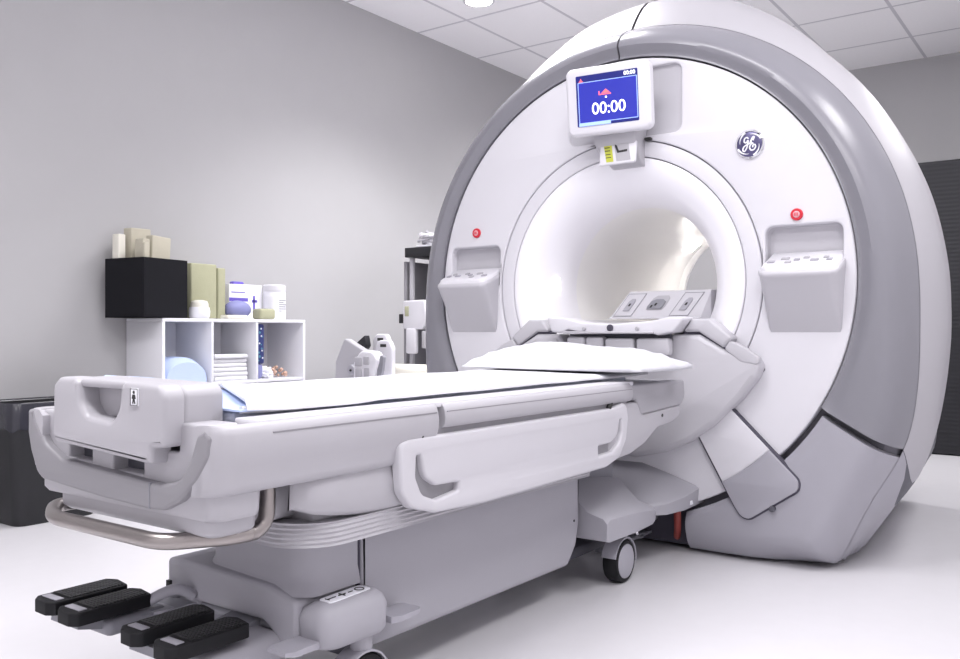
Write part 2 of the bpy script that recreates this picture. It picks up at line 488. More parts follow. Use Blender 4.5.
# round maker's badge
bx_, bz_ = .555, 1.605
bd = obj('badge', lathe_y([(.056, .002), (.056, -.006), (.052, -.010), (.049, -.008), (.0485, -.005)], bx_, bz_, 64), 'chrome', G)
obj('badge_field', lathe_y([(.0487, -.004), (.045, -.0065), (.0001, -.007)], bx_, bz_, 64), 'badge', bd)
bm = bmesh.new()
for k in range(4):      # curved flourishes around the rim
    a0 = math.radians(20 + 90 * k)
    pts = [(bx_ + (.047 - .010 * t) * math.cos(a0 + t * 1.15), -.0075, bz_ + (.047 - .010 * t) * math.sin(a0 + t * 1.15)) for t in [i / 10 for i in range(11)]]
    tube(pts, .002, 8, radii=[.0045 * (1 - t * .85) for t in [i / 10 for i in range(11)]], bm=bm)
scripts = [
    [(-.004, .020), (-.009, .026), (-.018, .022), (-.020, .010), (-.012, .006), (-.005, .014), (-.006, .002), (-.010, -.014), (-.018, -.026), (-.025, -.022), (-.022, -.010), (-.010, -.002), (.002, .002)],
    [(.016, .012), (.013, .018), (.007, .014), (.008, .004), (.014, .001), (.005, -.003), (.001, -.014), (.007, -.024), (.018, -.023), (.024, -.012), (.020, -.004), (.013, -.008), (.014, -.014)],
    [(.002, .002), (.006, .012), (.012, .024), (.018, .026), (.017, .018)],
]
for s_ in scripts:
    p = smooth_path([(bx_ + a, -.0085, bz_ + c) for a, c in s_], 6); tube(p, .0028, 8, bm=bm)
obj('badge_monogram', bm, 'scrw' if False else 'paper', bd)

# control pods either side
def pod(side):
    def ring(y0, y1, x0, x1, z, r=.03, tilt=0):
        lp = fillet([(x0, y1, .002), (x0, y0, r), (x1, y0, r), (x1, y1, .002)], r, 6)
        return [(side * p[0], p[1], z + tilt * (p[1] + .12)) for p in lp]
    secs = [(.008, -.001, .635, .885, .885, .002, 0), (.008, -.010, .63, .89, .90, .008, 0), (.008, -.035, .625, .893, .945, .02, 0), (.008, -.075, .622, .897, 1.015, .03, .1), (.008, -.112, .618, .902, 1.080, .035, .3),
            (.008, -.118, .616, .904, 1.090, .036, .38), (.008, -.118, .616, .904, 1.098, .036, .4), (.008, -.113, .62, .90, 1.104, .034, .4)]
    p = obj('control_pod', loft([ring(y1, y0, x0, x1, z, r, tl) for y0, y1, x0, x1, z, r, tl in secs]), 'white_soft', G, 50)
    top = [(.04, -.110, .624, .896, 1.104, .034), (.04, -.108, .628, .892, 1.116, .03), (.04, -.095, .636, .884, 1.121, .025)]
    k = obj('keypad', loft([ring(y1, y0, x0, x1, z, r, .4) for y0, y1, x0, x1, z, r in top]), 'white', p, 50)
    for i, (bx0, by0, w) in enumerate(((.655, -.065, .026), (.70, -.035, .03), (.745, -.05, .02), (.775, -.03, .02), (.81, -.06, .028), (.845, -.035, .018), (.862, -.06, .02), (.72, -.075, .022))):
        zz = 1.121 + .4 * (by0 + .12)
        b = box(-w / 2, w / 2, -.009, .009, -.004, .005, .002)
        xf(b, Matrix.Translation((bx0, by0, zz)) @ Matrix.Rotation(math.atan(.4), 4, 'X'))
        if side < 0: xf(b, Matrix.Scale(-1, 4, (1, 0, 0)))
        obj('key', b, 'lower' if i % 2 == 0 else 'shell', k)
pod(1); pod(-1)

# tilted display
MT = Matrix.Translation((.020, -.125, 1.834)) @ Matrix.Rotation(math.radians(7), 4, 'Z') @ Matrix.Rotation(math.radians(7), 4, 'X')
mon = obj('monitor', plate([rrect(-.18, .18, -.137, .137, .03, 8)], 'y', -.03, .045, .014, 4, MT), 'white', G, 50)
mb = plate([rrect(-.14, .14, -.10, .10, .02)], 'y', .015, .03, .008, 2, MT); obj('back_box', mb, 'shell', mon)
obj('screen', plate([rrect(-.133, .131, -.1, .104, .004)], 'y', -.0315, .004, 0, 1, MT), 'scrd', mon)
sf = obj('screen_picture', plate([rrect(-.123, .127, -.088, .076, .003)], 'y', -.0325, .003, 0, 1, MT), 'scr', mon)
fr_ = [rrect(-.124, .128, -.088, .077, .003), rrect(-.1215, .1255, -.0855, .0745, .002)]
obj('picture_border', plate(fr_, 'y', -.0335, .002, 0, 1, MT), 'scrl', sf)
text('00:00', .066, 'y', -.034, .006, -.036, 'scrw', sf, 'timer_digits', MT)
text('00:00', .022, 'y', -.0325, .098, .090, 'scrw', mon, 'clock_digits', MT)
bm = plate([rrect(-.125, .012, -.099, -.088, .001)], 'y', -.0335, .002, 0, 1, MT)
obj('status_bar', bm, 'scrl', mon)
bm = plate([[(-.035, .018), (.018, .018), (.018, .022), (-.031, .022), (-.031, .034), (-.035, .034)]], 'y', -.0335, .002, 0, 1, MT)
join(bm, plate([[(-.024, .024), (.014, .024), (-.004, .040)]], 'y', -.0335, .002, 0, 1, MT))
obj('patient_icon', bm, 'scrr', sf)
obj('small_mark', plate([circ(-.004, .008, .004, 12)], 'y', -.0335, .002, 0, 1, MT), 'scrw', sf)
bm = plate([[(-.119, .079), (-.102, .079), (-.102, .082), (-.119, .082)]], 'y', -.0335, .002, 0, 1, MT)
join(bm, plate([[(-.115, .083), (-.106, .083), (-.110, .093)]], 'y', -.0335, .002, 0, 1, MT))
obj('alert_icon', bm, 'scrr', mon)
# stalk and laser housing below the display
rings = []
for z, w, d, cx in ((1.72, .10, -.09, .02), (1.665, .095, -.085, .02), (1.655, .092, -.08, .022), (1.585, .075, -.035, .04), (1.572, .072, -.02, .043), (1.57, .07, .0, .043)):
    rings.append([(cx + q[0], q[1], z) for q in fillet([(-w, .01, .001), (-w, d, .012), (w, d, .012), (w, .01, .001)], .01, 4)])
st = obj('monitor_stalk', loft(rings), 'shell', G, 50)
LT = Matrix.Translation((.030, -.078, 1.622)) @ Matrix.Rotation(math.radians(-8), 4, 'X') @ Matrix.Scale(1.12, 4, (0, 0, 1))
obj('laser_plate', plate([rrect(-.078, .085, -.042, .042, .008)], 'y', -.006, .012, .003, 2, LT), 'white', st)
obj('warning_sticker', plate([[(-.062, .034), (-.026, .034), (-.012, -.033), (-.044, -.033)]], 'y', -.0072, .002, 0, 1, LT), 'yellow', st)
bm = bmesh.new()
for zz in (.022, .010, -.004, -.016):
    box(-.052 - zz * .25, -.028 - zz * .25, -.0078, -.0070, zz - .0015, zz + .0015, 0, 1, bm)
xf(bm, LT); obj('sticker_print', bm, 'ink', st)
obj('laser_window', plate([[(-.014, .034), (.050, .034), (.066, -.033), (.002, -.033)]], 'y', -.0072, .002, 0, 1, LT), 'mid' if False else 'shell', st)
obj('laser_slot', plate([[(-.010, .032), (.000, .026), (.010, .006), (.048, .008), (.048, .0), (.004, -.002), (-.008, .022)]], 'y', -.0085, .002, 0, 1, LT), 'ink', st)
obj('stalk_catch', box(.122, .150, -.02, .0, 1.672, 1.684, .003), 'ink', st)

# docking shroud around the table end
def shroud(side):
    pts = [(.0, .38), (.10, .372), (.22, .400), (.335, .452), (.44, .53), (.535, .630), (.60, .715), (.618, .765, .03), (.560, .812, .02),
           (.478, .816, .004), (.374, .876, .015), (.262, .876, .012), (.185, .79, .01), (.0, .79)]
    arc = [(side * p[0], *p[1:]) for p in pts]
    lp = fillet(arc, .012, 4)
    o = obj('dock_shroud', plate([lp], 'y', -.065, .09, .022, 4), 'white_soft', G, 45)
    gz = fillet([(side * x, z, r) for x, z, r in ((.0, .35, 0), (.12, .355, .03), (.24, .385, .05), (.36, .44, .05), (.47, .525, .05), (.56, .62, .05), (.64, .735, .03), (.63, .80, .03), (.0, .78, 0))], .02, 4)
    obj('shroud_outline', plate([shrink(gz, .026)], 'y', -.004, .02, .003), 'trim', o)  # dark plate behind the shroud, showing as a thin outline
    # raised wedge rim above the shroud
    w = fillet([(side * a, b, .008) for a, b in ((.305, .885), (.374, .885), (.472, .824), (.508, .862), (.415, .938), (.345, .938))], .008, 3)
    obj('wedge_rim', plate([w], 'y', -.062, .07, .010, 3), 'white_soft', G, 45)
    g = fillet([(side * a, b, .008) for a, b in ((.285, .874), (.374, .875), (.474, .814), (.49, .85), (.40, .90), (.33, .90))], .006, 3)
    obj('dark_seam', plate([g], 'y', -.045, .04, .002), 'dark', G)
    c = fillet([(side * a, b, .012) for a, b in ((.476, .822), (.50, .852), (.562, .824), (.612, .788), (.608, .762), (.540, .772))], .010, 4)
    obj('corner_cap', plate([c], 'y', -.067, .03, .005, 3), 'white_soft', G, 45)
shroud(1); shroud(-1)

# hinged access flap over the edge of the face, lower right
def flap(side):
    q = [(.346, .500, .004), (.476, .600, .004), (.745, .335, .035), (.742, .300, .03), (.56, .172, .04), (.53, .180, .04), (.505, .215, .02)]
    def cut(pts, keep):   # clip the flap outline by the arc of the face edge
        out = []; pts = fillet(pts, .02, 5); n = len(pts)
        f = lambda p: math.hypot(p[0], p[1] - ZC) - .905
        for i in range(n):
            p, s = pts[i], pts[(i + 1) % n]; a, b = f(p), f(s)
            if (a <= 0) == keep: out.append(p)
            if (a <= 0) != (b <= 0):
                t = a / (a - b); out.append((p[0] + (s[0] - p[0]) * t, p[1] + (s[1] - p[1]) * t, 'x'))
        res = []
        for i, p in enumerate(out):
            res.append((side * p[0], p[1]))
            nx = out[(i + 1) % len(out)]
            if len(p) > 2 and len(nx) > 2:
                a0 = math.atan2(p[1] - ZC, p[0]); a1 = math.atan2(nx[1] - ZC, nx[0])
                for k in range(1, 10):
                    an = a0 + (a1 - a0) * k / 10; res.append((side * .905 * math.cos(an), ZC + .905 * math.sin(an)))
        return res
    o = obj('access_flap', plate([cut(q, True)], 'y', -.028, .035, .003, 2), 'white', G, 45)
    obj('flap_end', plate([cut(q, False)], 'y', -.034, .035, .003, 2), 'lower', o, 45)
    full = [(side * p[0], p[1]) for p in fillet(q, .02, 5)]
    obj('flap_gasket', plate([shrink(full, -.007)], 'y', -.023, .03, .002), 'dark', o)
    obj('flap_latch', cyl((side * .648, -.034, .222), (side * .648, -.01, .222), .012, 20, .002), 'trim', o)
flap(1); flap(-1)

# cradle bridge between table and bore
br = obj('cradle_bridge', plate([fillet([(-.275, .948, .008), (-.25, .885, .01), (-.20, .880, .01), (-.17, .895, .01), (-.10, .882, .02), (.20, .882, .02), (.235, .872, .01), (.30, .885, .01), (.352, .945, .008), (.285, .945, .02), (.20, .928, .05), (.03, .918, .3), (-.10, .925, .05), (-.19, .945, .02)], .01, 4)], 'y', -.14, .10, .008, 3), 'white', G, 45)
obj('bridge_lip', box(-.19, .22, -.150, -.12, .878, .888, .004), 'white_soft', br)
obj('latch_hole', cyl((.03, -.147, .902), (.03, -.139, .902), .014, 20, .002), 'dark', br)
for x in (-.09, .15):
    obj('bridge_screw', cyl((x, -.148, .898), (x, -.138, .898), .008, 16, .002), 'shell', br)
bed = bmesh.new()
secs = []
for y in (-.04, .3, .9, 1.45):
    top = [(-.27, .940), (-.2, .925), (-.1, .913), (.03, .909), (.15, .913), (.25, .925), (.32, .940)]
    bot = [(x, z - .035) for x, z in top[::-1]]
    secs.append([(x, y, z) for x, z in top + bot])
loft(secs, True, True, bed)
obj('bore_cradle', bed, 'white_soft', G)
obj('roller_recess', box(-.20, .26, -.07, -.05, .79, .876, .002), 'trim', br)
for x0, x1 in ((-.185, -.10), (-.095, -.015), (-.005, .125), (.135, .275)):
    obj('roller_cover', box(x0, x1, -.125, -.075, .79, .866 - (.006 if x0 > -.05 else 0), .012, 3), 'white_soft', br)

# coil connector block lying on the cradle inside the bore
cbk = thing('coil_connector_block', 'pale wedge block with three plug sockets on the cradle inside the bore', 'equipment', (.11, .22, .93))
T = [(-.135, .10, .931), (.33, .10, .931), (.30, .10, .931)]
secs = []
for (y, z, xa, xb) in ((.12, .942, -.118, .300), (.135, .950, -.112, .305), (.165, 1.055, -.038, .335), (.175, 1.062, -.034, .335), (.35, 1.062, -.034, .335)):
    secs.append([(xa, y, z), (xb, y, z), (xb, y, .9415), (xa, y, .9415)])
obj('block_body', bevel(loft(secs), .004, 2, 40), 'panel', cbk, 40)
SL = Matrix(((1, .82 * .09 / .118, 0, 0), (0, 0, 0, 0), (0, 0, 1, 0), (0, 0, 0, 1)))
def on_slope(u, v, lift=.0):   # u: along x at the base, v 0..1 up the slope
    y = .135 + .03 * v; z = .950 + .105 * v; x = u + .068 * v
    n = Vector((0, -.96, .275)); return (x, y + n.y * lift, z + n.z * lift)
def slope_poly(pts, lift, th=.002):
    lo = [on_slope(u, v, lift - th) for u, v in pts]; hi = [on_slope(u, v, lift) for u, v in pts]
    return loft([lo, hi])
def slope_frame(u0, u1, v0, v1, w, lift):
    bm = bmesh.new()
    for a in ((u0, u1, v0, v0 + w * 8), (u0, u1, v1 - w * 8, v1), (u0, u0 + w, v0, v1), (u1 - w, u1, v0, v1)):
        p = [(a[0], a[2]), (a[1], a[2]), (a[1], a[3]), (a[0], a[3])]
        join(bm, slope_poly(p, lift))
    return bm
for u0 in (-.10, .160):
    s_ = obj('socket_plate', slope_poly([(u0, .03), (u0 + .085, .03), (u0 + .085, .96), (u0, .96)], .002), 'panel', cbk)
    obj('plate_outline', slope_frame(u0, u0 + .085, .03, .96, .0022, .003), 'mid', s_)
    pp = [(u0 + .028, .25), (u0 + .058, .25), (u0 + .058, .62), (u0 + .050, .74), (u0 + .036, .74), (u0 + .028, .62)]
    obj('socket', slope_poly(pp, .006, .006), 'lower', s_)
    obj('socket_hole', slope_poly([(u0 + .039, .44), (u0 + .047, .44), (u0 + .047, .54), (u0 + .039, .54)], .008), 'ink', s_)
s_ = obj('socket_plate', slope_poly([(.035, .28), (.105, .28), (.112, .40), (.108, .75), (.095, .86), (.045, .86), (.032, .75), (.028, .40)], .002), 'shell', cbk)
obj('socket', slope_poly([(.038, .32), (.100, .32), (.104, .42), (.100, .62), (.085, .70), (.052, .70), (.036, .62), (.033, .42)], .007, .007), 'mid', s_)
obj('socket_hole', slope_poly([(.062, .44), (.070, .44), (.070, .54), (.062, .54)], .009), 'ink', s_)
obj('socket_hole', slope_poly([(.048, .36), (.055, .36), (.055, .46), (.048, .46)], .009), 'ink', s_)

# grey dock foot in front of the scanner
secs = []
for y, zc_, ze, w, zb in ((-.285, .232, .226, .20, .192), (-.27, .238, .233, .25, .188), (-.2, .262, .24, .30, .186), (-.1, .30, .255, .33, .190), (.0, .345, .275, .345, .20), (.06, .36, .285, .345, .20)):
    secs.append([(-w, y, zb), (w, y, zb), (w + .005, y, ze - .012), (w - .01, y, ze), (w * .6, y, (zc_ + ze) / 2 + .006), (w * .3, y, zc_), (-w * .3, y, zc_), (-w * .6, y, (zc_ + ze) / 2 + .006), (-w + .01, y, ze), (-w - .005, y, ze - .012)])
df = obj('dock_foot', loft(secs), 'tgrey', G, 50)
obj('foot_label', box(.336, .3405, -.06, -.02, .205, .222, .001), 'paper', df)
hs = smooth_path([(.24, .03, .20), (.262, -.01, .185), (.268, -.02, .13), (.255, .01, .08), (.24, .04, .05)], 6)
obj('red_hose', tube(hs, .014, 12), 'hose', G)
obj('dock_bracket', box(-.2, .16, -.12, .04, .11, .175, .006), 'mid', G)
arm = bmesh.new(); box(-.02, .03, -.45, .02, .052, .066, .003, 2, arm); box(.10, .14, -.40, .02, .055, .067, .003, 2, arm); box(-.02, .14, -.10, -.06, .05, .072, .003, 2, arm)
obj('dock_arm', arm, 'mid', G)
obj('arm_bolt', cyl((.13, -.11, .07), (.13, -.11, .085), .012, 16, .002), 'chrome', G)

# ------------------------------------------------------------------ table
TX = .03
T = thing('patient_table', 'pale grey wheeled patient table docked in front of the scanner, white sheet on top', 'table', (TX, -1.3, 0))
W2 = .35   # half width
def tx(side, d): return TX + side * d
def side_profile(side, prof, y0, y1, caps=True, th=.03, rows=None, name='side_shell', m='shell'):
    """prof: (offset from centre, z) top to bottom, given thickness inwards"""
    ring = lambda y, k=1.0: [(tx(side, d), y, z) for d, z in prof] + [(tx(side, d - th), y, z) for d, z in prof[::-1]]
    rings = [ring(y) for y in ((y0, y1) if rows is None else rows)]
    return loft(rings)
for side in (1, -1):
    # foot half of the shell
    prof = [(.318, .712), (.338, .714), (.348, .706), (.352, .695), (.355, .675), (.353, .655), (.347, .635), (.340, .618), (.337, .60), (.333, .588), (.322, .580), (.30, .578)]
    ring = lambda y, sh=0: [(tx(side, d - sh), y, z) for d, z in prof] + [(tx(side, .27), y, .60), (tx(side, .27), y, .70)]
    o = obj('side_shell', loft([ring(-2.322, .034), ring(-2.316, .020), ring(-2.304, .008), ring(-2.285), ring(-1.7), ring(-1.69, .004)]), 'shell', T, 50)
    # groove line along the rail
    obj('rail_groove', box(*sorted((tx(side, .3535), tx(side, .346))), -2.20, -1.70, .6925, .6955, 0), 'bracket', o)
    # upper rail over the side panel
    prof2 = [(.318, .712), (.338, .714), (.348, .706), (.353, .695), (.355, .68), (.353, .665), (.345, .655), (.32, .652)]
    ring2 = lambda y, sh=0: [(tx(side, d - sh), y, z) for d, z in prof2] + [(tx(side, .27), y, .66), (tx(side, .27), y, .70)]
    obj('upper_rail', loft([ring2(-1.665, .004), ring2(-1.655), ring2(-.66), ring2(-.65, .004)]), 'shell', T, 50)
    obj('rail_groove', box(*sorted((tx(side, .3535), tx(side, .346))), -1.66, -.66, .693, .6955, 0), 'bracket', T)
    # white top strip of the rail
    obj('top_strip', box(*sorted((tx(side, .338), tx(side, .262))), -2.22, -.62, .704, .7185, .004), 'white', T)
    # recessed strip between rail and panel
    obj('recess_strip', box(*sorted((tx(side, .335), tx(side, .28))), -1.80, -.66, .575, .665, .004), 'bracket', T)
    for y in (-1.742, -.80):
        obj('rail_bracket', tube(smooth_path([(tx(side, .337), y - .006, .630), (tx(side, .341), y - .004, .645), (tx(side, .338), y + .012, .656)], 5), .009, 10), 'ink', T)
    # wide side panel with a grip slot at each end
    out = fillet([(-1.835, .632, .02), (-1.80, .640, .03), (-.80, .640, .02), (-.70, .655, .03), (-.685, .60, .02), (-.70, .53, .04), (-.75, .475, .03), (-.84, .455, .03),
                  (-1.50, .448, .01), (-1.70, .455, .04), (-1.79, .480, .04), (-1.825, .52, .04)], .02, 6)
    s1 = fillet([(-1.772, .60, .004), (-1.757, .60, .006), (-1.742, .545, .04), (-1.70, .520, .03), (-1.61, .517, .004), (-1.612, .497, .006), (-1.70, .486, .04), (-1.752, .505, .04), (-1.775, .55, .03)], .01, 5)
    s2 = fillet([(-.735, .60, .004), (-.748, .60, .004), (-.765, .548, .04), (-.81, .530, .02), (-.895, .528, .004), (-.893, .498, .004), (-.80, .500, .03), (-.745, .525, .04), (-.732, .56, .03)], .01, 5)
    bm = plate([out, s1, s2], 'x', tx(side, .352) if side > 0 else tx(side, .327), .025, .008, 3)
    p = obj('side_panel', bm, 'panel', T, 45)
    for s_ in (s1, s2):
        obj('grip_pocket', plate([shrink(s_, -.012)], 'x', tx(side, .334) if side > 0 else tx(side, .331), .006, 0), 'bracket', p)
    obj('panel_backing', plate([shrink(out, .012)], 'x', tx(side, .330) if side > 0 else tx(side, .290), .04, .004), 'bracket', p)
    # end plate towards the scanner
    e1 = fillet([(-.66, .706, .004), (-.195, .706, .012), (-.185, .64, .03), (-.22, .612, .02), (-.56, .600, .01), (-.60, .655, .02), (-.66, .655, .003)], .01, 4)
    obj('end_plate', plate([e1], 'x', tx(side, .340) if side > 0 else tx(side, .30), .04, .008, 3), 'plate', T)
    e2 = fillet([(-.72, .65, .02), (-.58, .645, .02), (-.54, .60, .02), (-.22, .612, .006), (-.23, .57, .02), (-.30, .553, .03), (-.42, .545, .04), (-.53, .498, .06), (-.64, .474, .02), (-.80, .465, .02), (-.80, .62, .01)], .02, 5)
    o = obj('end_bracket', plate([e2], 'x', tx(side, .336) if side > 0 else tx(side, .30), .036, .006, 3), 'shell', T)
    obj('bracket_screw', cyl((tx(side, .334), -.385, .585), (tx(side, .338), -.385, .585), .006, 12), 'ink', o)
# seam between shell and rail
# deck between the rails
obj('deck', box(TX - .30, TX + .30, -2.22, -.20, .64, .702, .006), 'white_soft', T)
obj('head_end_cap', box(TX - .33, TX + .33, -.225, -.188, .62, .704, .012, 3), 'plate', T)
# body below
obj('under_body', box(TX - .285, TX + .285, -2.03, -.70, .47, .64, .03, 3), 'shell', T)
obj('inner_body', box(TX - .225, TX + .225, -2.2, -1.9, .485, .64, .02, 3), 'shell', T)
secs = []
for z, y0, w, r in ((.585, -2.305, .316, .03), (.540, -2.307, .312, .03), (.530, -2.30, .306, .03)):
    secs.append([(TX + a, b, z) for a, b in fillet([(-w, -2.19, .02), (-w, y0, r), (w, y0, r), (w, -2.19, .02)], r, 6)])
obj('front_tub', loft(secs), 'shell', T, 50)
secs = []
for z, y0, w, r in ((.525, -2.285, .276, .03), (.502, -2.285, .275, .03), (.495, -2.278, .27, .03), (.490, -2.27, .262, .02)):
    secs.append([(TX + a, b, z) for a, b in fillet([(-w, -2.17, .02), (-w, y0, r), (w, y0, r), (w, -2.17, .02)], r, 6)])
obj('lower_tub', loft(secs), 'shell', T, 50)
# side bulge over the bellows
for side in (1, -1):
    rings = []
    for t in [i / 14 for i in range(15)]:
        y = -2.10 + .62 * t
        k = math.sin(PI * min(1, (t * .93 + .07))) ** .6
        zb = .545 - .065 * k; 
        q_ = .030 * max(0, 1 - t / .10) ** 2
        rings.append([(tx(side, a_ - q_ * (a_ > .30)), b_, c_) for (a_, b_, c_) in ((.285, y, .60), (.318, y, .59), (.326, y, (zb + .59) / 2 + .012), (.322, y, zb + .012), (.31, y, zb), (.285, y, zb))])
    obj('side_bulge', loft(rings), 'shell', T, 60)
# bellows skirt
rings = []
for k in range(11):
    z = .482 - k * .0052; o_ = .003 if k % 2 else 0
    rings.append([(TX + a, b, z) for a, b in fillet([(-.30 + o_, -2.05 + o_, .22), (.315 - o_, -2.09 + o_, .12), (.315 - o_, -.86, .03), (-.315 + o_, -.86, .03)], .1, 8)])
obj('bellows', loft(rings), 'shell', T, 25)
# base cover: long grey housing and column in front
def hull(x, y0, y1, z0, z1, r, flare=.0):
    s = []
    for z, k in ((z0, .03), (z0 + .02, .006), (z0 + .06, 0), (z1 - .002, .004)):
        s.append([(TX + a, b, z) for a, b in fillet([(-x + k, y0 + k, r), (x - k, y0 + k, r), (x - k, y1 - k, r), (-x + k, y1 - k, r)], r, 6)])
    return loft(s)
p = fillet([(-1.795, .14, .01), (-1.74, .118, .02), (-.81, .110, .02), (-.755, .17, .04), (-.735, .25, .03), (-.735, .436, .006), (-1.795, .436, .006)], .02, 5)
obj('base_cover', plate([p], 'x', TX + .195, .39, .015, 3), 'tgrey', T, 50)
obj('base_seam', box(TX - .1935, TX + .1935, -1.801, -1.795, .14, .43, 0), 'dark', T)
obj('cover_screw', cyl((TX + .194, -.775, .255), (TX + .197, -.775, .255), .004, 10), 'ink', T)
secs = []
for z, y0, y1, w, r in ((.432, -1.955, -1.80, .195, .10), (.36, -1.955, -1.80, .195, .10), (.33, -1.955, -1.80, .195, .10), (.312, -1.965, -1.80, .20, .08), (.290, -1.98, -1.80, .205, .05)):
    secs.append([(TX + a, b, z) for a, b in fillet([(-w, y1, .01), (-w, y0, r), (w, y0, r), (w, y1, .01)], r, 8)])
obj('front_column', loft(secs), 'tgrey', T, 60)
# front cross beam with an arch for the pedals
arch = fillet([(-.265, .196, .01), (-.245, .20, .01), (-.215, .222, .01), (.10, .222, .03), (.135, .20, .02), (.14, .165, .01), (.215, .165, .01), (.215, .285, .02), (.12, .305, .05), (-.20, .318, .05), (-.265, .312, .012)], .01, 5)
obj('cross_beam', plate([arch], 'y', -1.990, .19, .012, 4), 'tgrey', T, 50)
obj('beam_slot', box(-.258, -.243, -1.998, -1.985, .232, .258, .001), 'ink', T)
# caster housings
def caster_cover(cx, lab):
    side = 1 if cx > TX else -1
    secs = []
    for z, k in ((.186, .010), (.196, .002), (.25, .0), (.270, .007), (.281, .022), (.284, .034)):
        lp = fillet([(-.055 + k, -.115 + k, .02), (.046 - k, -.115 + k, .040), (.05 - k, .10 - k, .045), (-.055 + k, .10 - k, .01)], .03, 6)
        secs.append([(cx + side * a, -1.87 + b, z) for a, b in lp])
    c = obj('caster_cover', loft(secs), 'tgrey', T, 50)
    if lab:
        zl = .2845
        lp = fillet([(cx - .022, -1.948, .008), (cx + .018, -1.948, .008), (cx + .014, -1.812, .008), (cx - .026, -1.812, .008)], .008, 4)
        l = obj('control_label', plate([lp], 'z', zl + .0015, .003, .0005), 'paper', c)
        z_ = zl + .002; q = cx - .003
        bm = tube([(q, -1.938, z_), (q, -1.912, z_)], .0016, 6)
        tube([(q - .007, -1.938, z_), (q + .007, -1.938, z_)], .0014, 6, bm=bm)
        tube([(q - .010, -1.892, z_), (q + .010, -1.892, z_)], .0018, 6, bm=bm)
        tube([(q, -1.903, z_), (q, -1.881, z_)], .0018, 6, bm=bm)
        tube([(q, -1.872, z_), (q, -1.858, z_)], .0014, 6, bm=bm)
        tube([(q + .011 * math.cos(t), -1.836 + .011 * math.sin(t), z_) for t in [i * PI / 10 for i in range(21)]], .0014, 6, bm=bm)
        obj('label_symbols', bm, 'ink', l)
    return c
caster_cover(.262, True); caster_cover(-.205, False)
def wheel(cx, cy, r=.075, w=.055):
    side = 1 if cx > TX else -1
    # the disc faces sideways; grey hub, black tyre, grey fork
    P = lambda x, rr, n=40: [(x, cy + rr * math.cos(2 * PI * k / n), r + rr * math.sin(2 * PI * k / n)) for k in range(n)]
    g = [P(cx - w / 2, r * .7), P(cx - w / 2, r * .93), P(cx - w / 2 + .008, r), P(cx + w / 2 - .008, r), P(cx + w / 2, r * .93), P(cx + w / 2, r * .7)]
    wl = obj('wheel', loft(g), 'rubber', T, 50)
    for s in (1, -1):
        x0 = cx + s * (w / 2 - .003); 
        obj('hub_cap', loft([P(x0, r * .80), P(x0 + s * .005, r * .78), P(x0 + s * .008, r * .66)]), 'lower', wl, 50)
    # fender over the top and stem
    rings = []
    for k in range(15):
        a = math.radians(-10 + 175 * k / 14)
        rings.append([(cx + dx, cy + (r + dr) * math.cos(a), r + (r + dr) * math.sin(a)) for dx, dr in ((-w / 2, .003), (w / 2, .003), (w / 2, .008), (-w / 2, .008))])
    obj('fender', loft(rings), 'lower', wl, 50)
    obj('stem', cyl((cx, cy + .01, r * 2 + .005), (cx, cy + .01, .195), .026, 20, .002), 'tgrey', wl)
wheel(.265, -1.845, .072); wheel(-.215, -1.83, .072); wheel(.262, -.52, .076); wheel(-.20, -.52, .076)
for cx in (.262, -.205):
    s = 1 if cx > TX else -1
    # brake pedals fore and aft of each front caster
    for y0, y1, z, dx in ((-2.075, -1.965, .205, -.015), (-1.765, -1.665, .205, .012)):
        rg = []
        for t, w, h in ((0, .028, .004), (.15, .036, .008), (.8, .036, .010), (1, .022, .012)):
            y = y0 + (y1 - y0) * t if y0 < -1.9 else y1 + (y0 - y1) * t
            rg.append([(cx + dx - w, y, z - h), (cx + dx + w, y, z - h), (cx + dx + w, y, z + .004), (cx + dx - w, y, z + .004)])
        obj('brake_pedal', bevel(loft(rg), .003), 'lower', T)
    obj('caster_bolt', cyl((cx - s * .045, -1.985, .168), (cx - s * .045, -1.985, .182), .014, 16, .002), 'chrome', T)
# rear feet cover with sloped top
secs = []
for y, zt, w, zb in ((-.715, .262, .285, .185), (-.70, .275, .288, .180), (-.5, .268, .290, .178), (-.36, .252, .288, .182), (-.31, .240, .275, .186)):
    zc_ = zt + .085
    secs.append([(TX - w, y, zb), (TX + w, y, zb), (TX + w + .003, y, zt - .02), (TX + w - .012, y, zt - .004), (TX + w * .75, y, zt + .012), (TX + .13, y, zc_), (TX - .13, y, zc_), (TX - w * .75, y, zt + .012), (TX - w + .012, y, zt - .004), (TX - w - .003, y, zt - .02)])
obj('rear_caster_cover', loft(secs), 'tgrey', T, 45)
obj('rear_column', box(TX - .10, TX + .10, -.74, -.30, .20, .60, .015), 'mid', T)
obj('chassis_beam', box(TX - .12, TX + .12, -1.78, -.40, .085, .125, .01), 'trim', T)

# steel push bar
by, bz = -2.315, .482
hp = corner_path([(-.275, -2.10, .60), (-.28, -2.12, bz + .004), (-.315, by + .06, bz), (-.21, by, bz - .004), (.19, by, bz - .004), (.285, by + .11, bz), (.288, -2.135, bz + .004), (.285, -2.13, .60)], .042, 8)
obj('push_bar', tube(hp, .0165, 20), 'steel', T, 60)

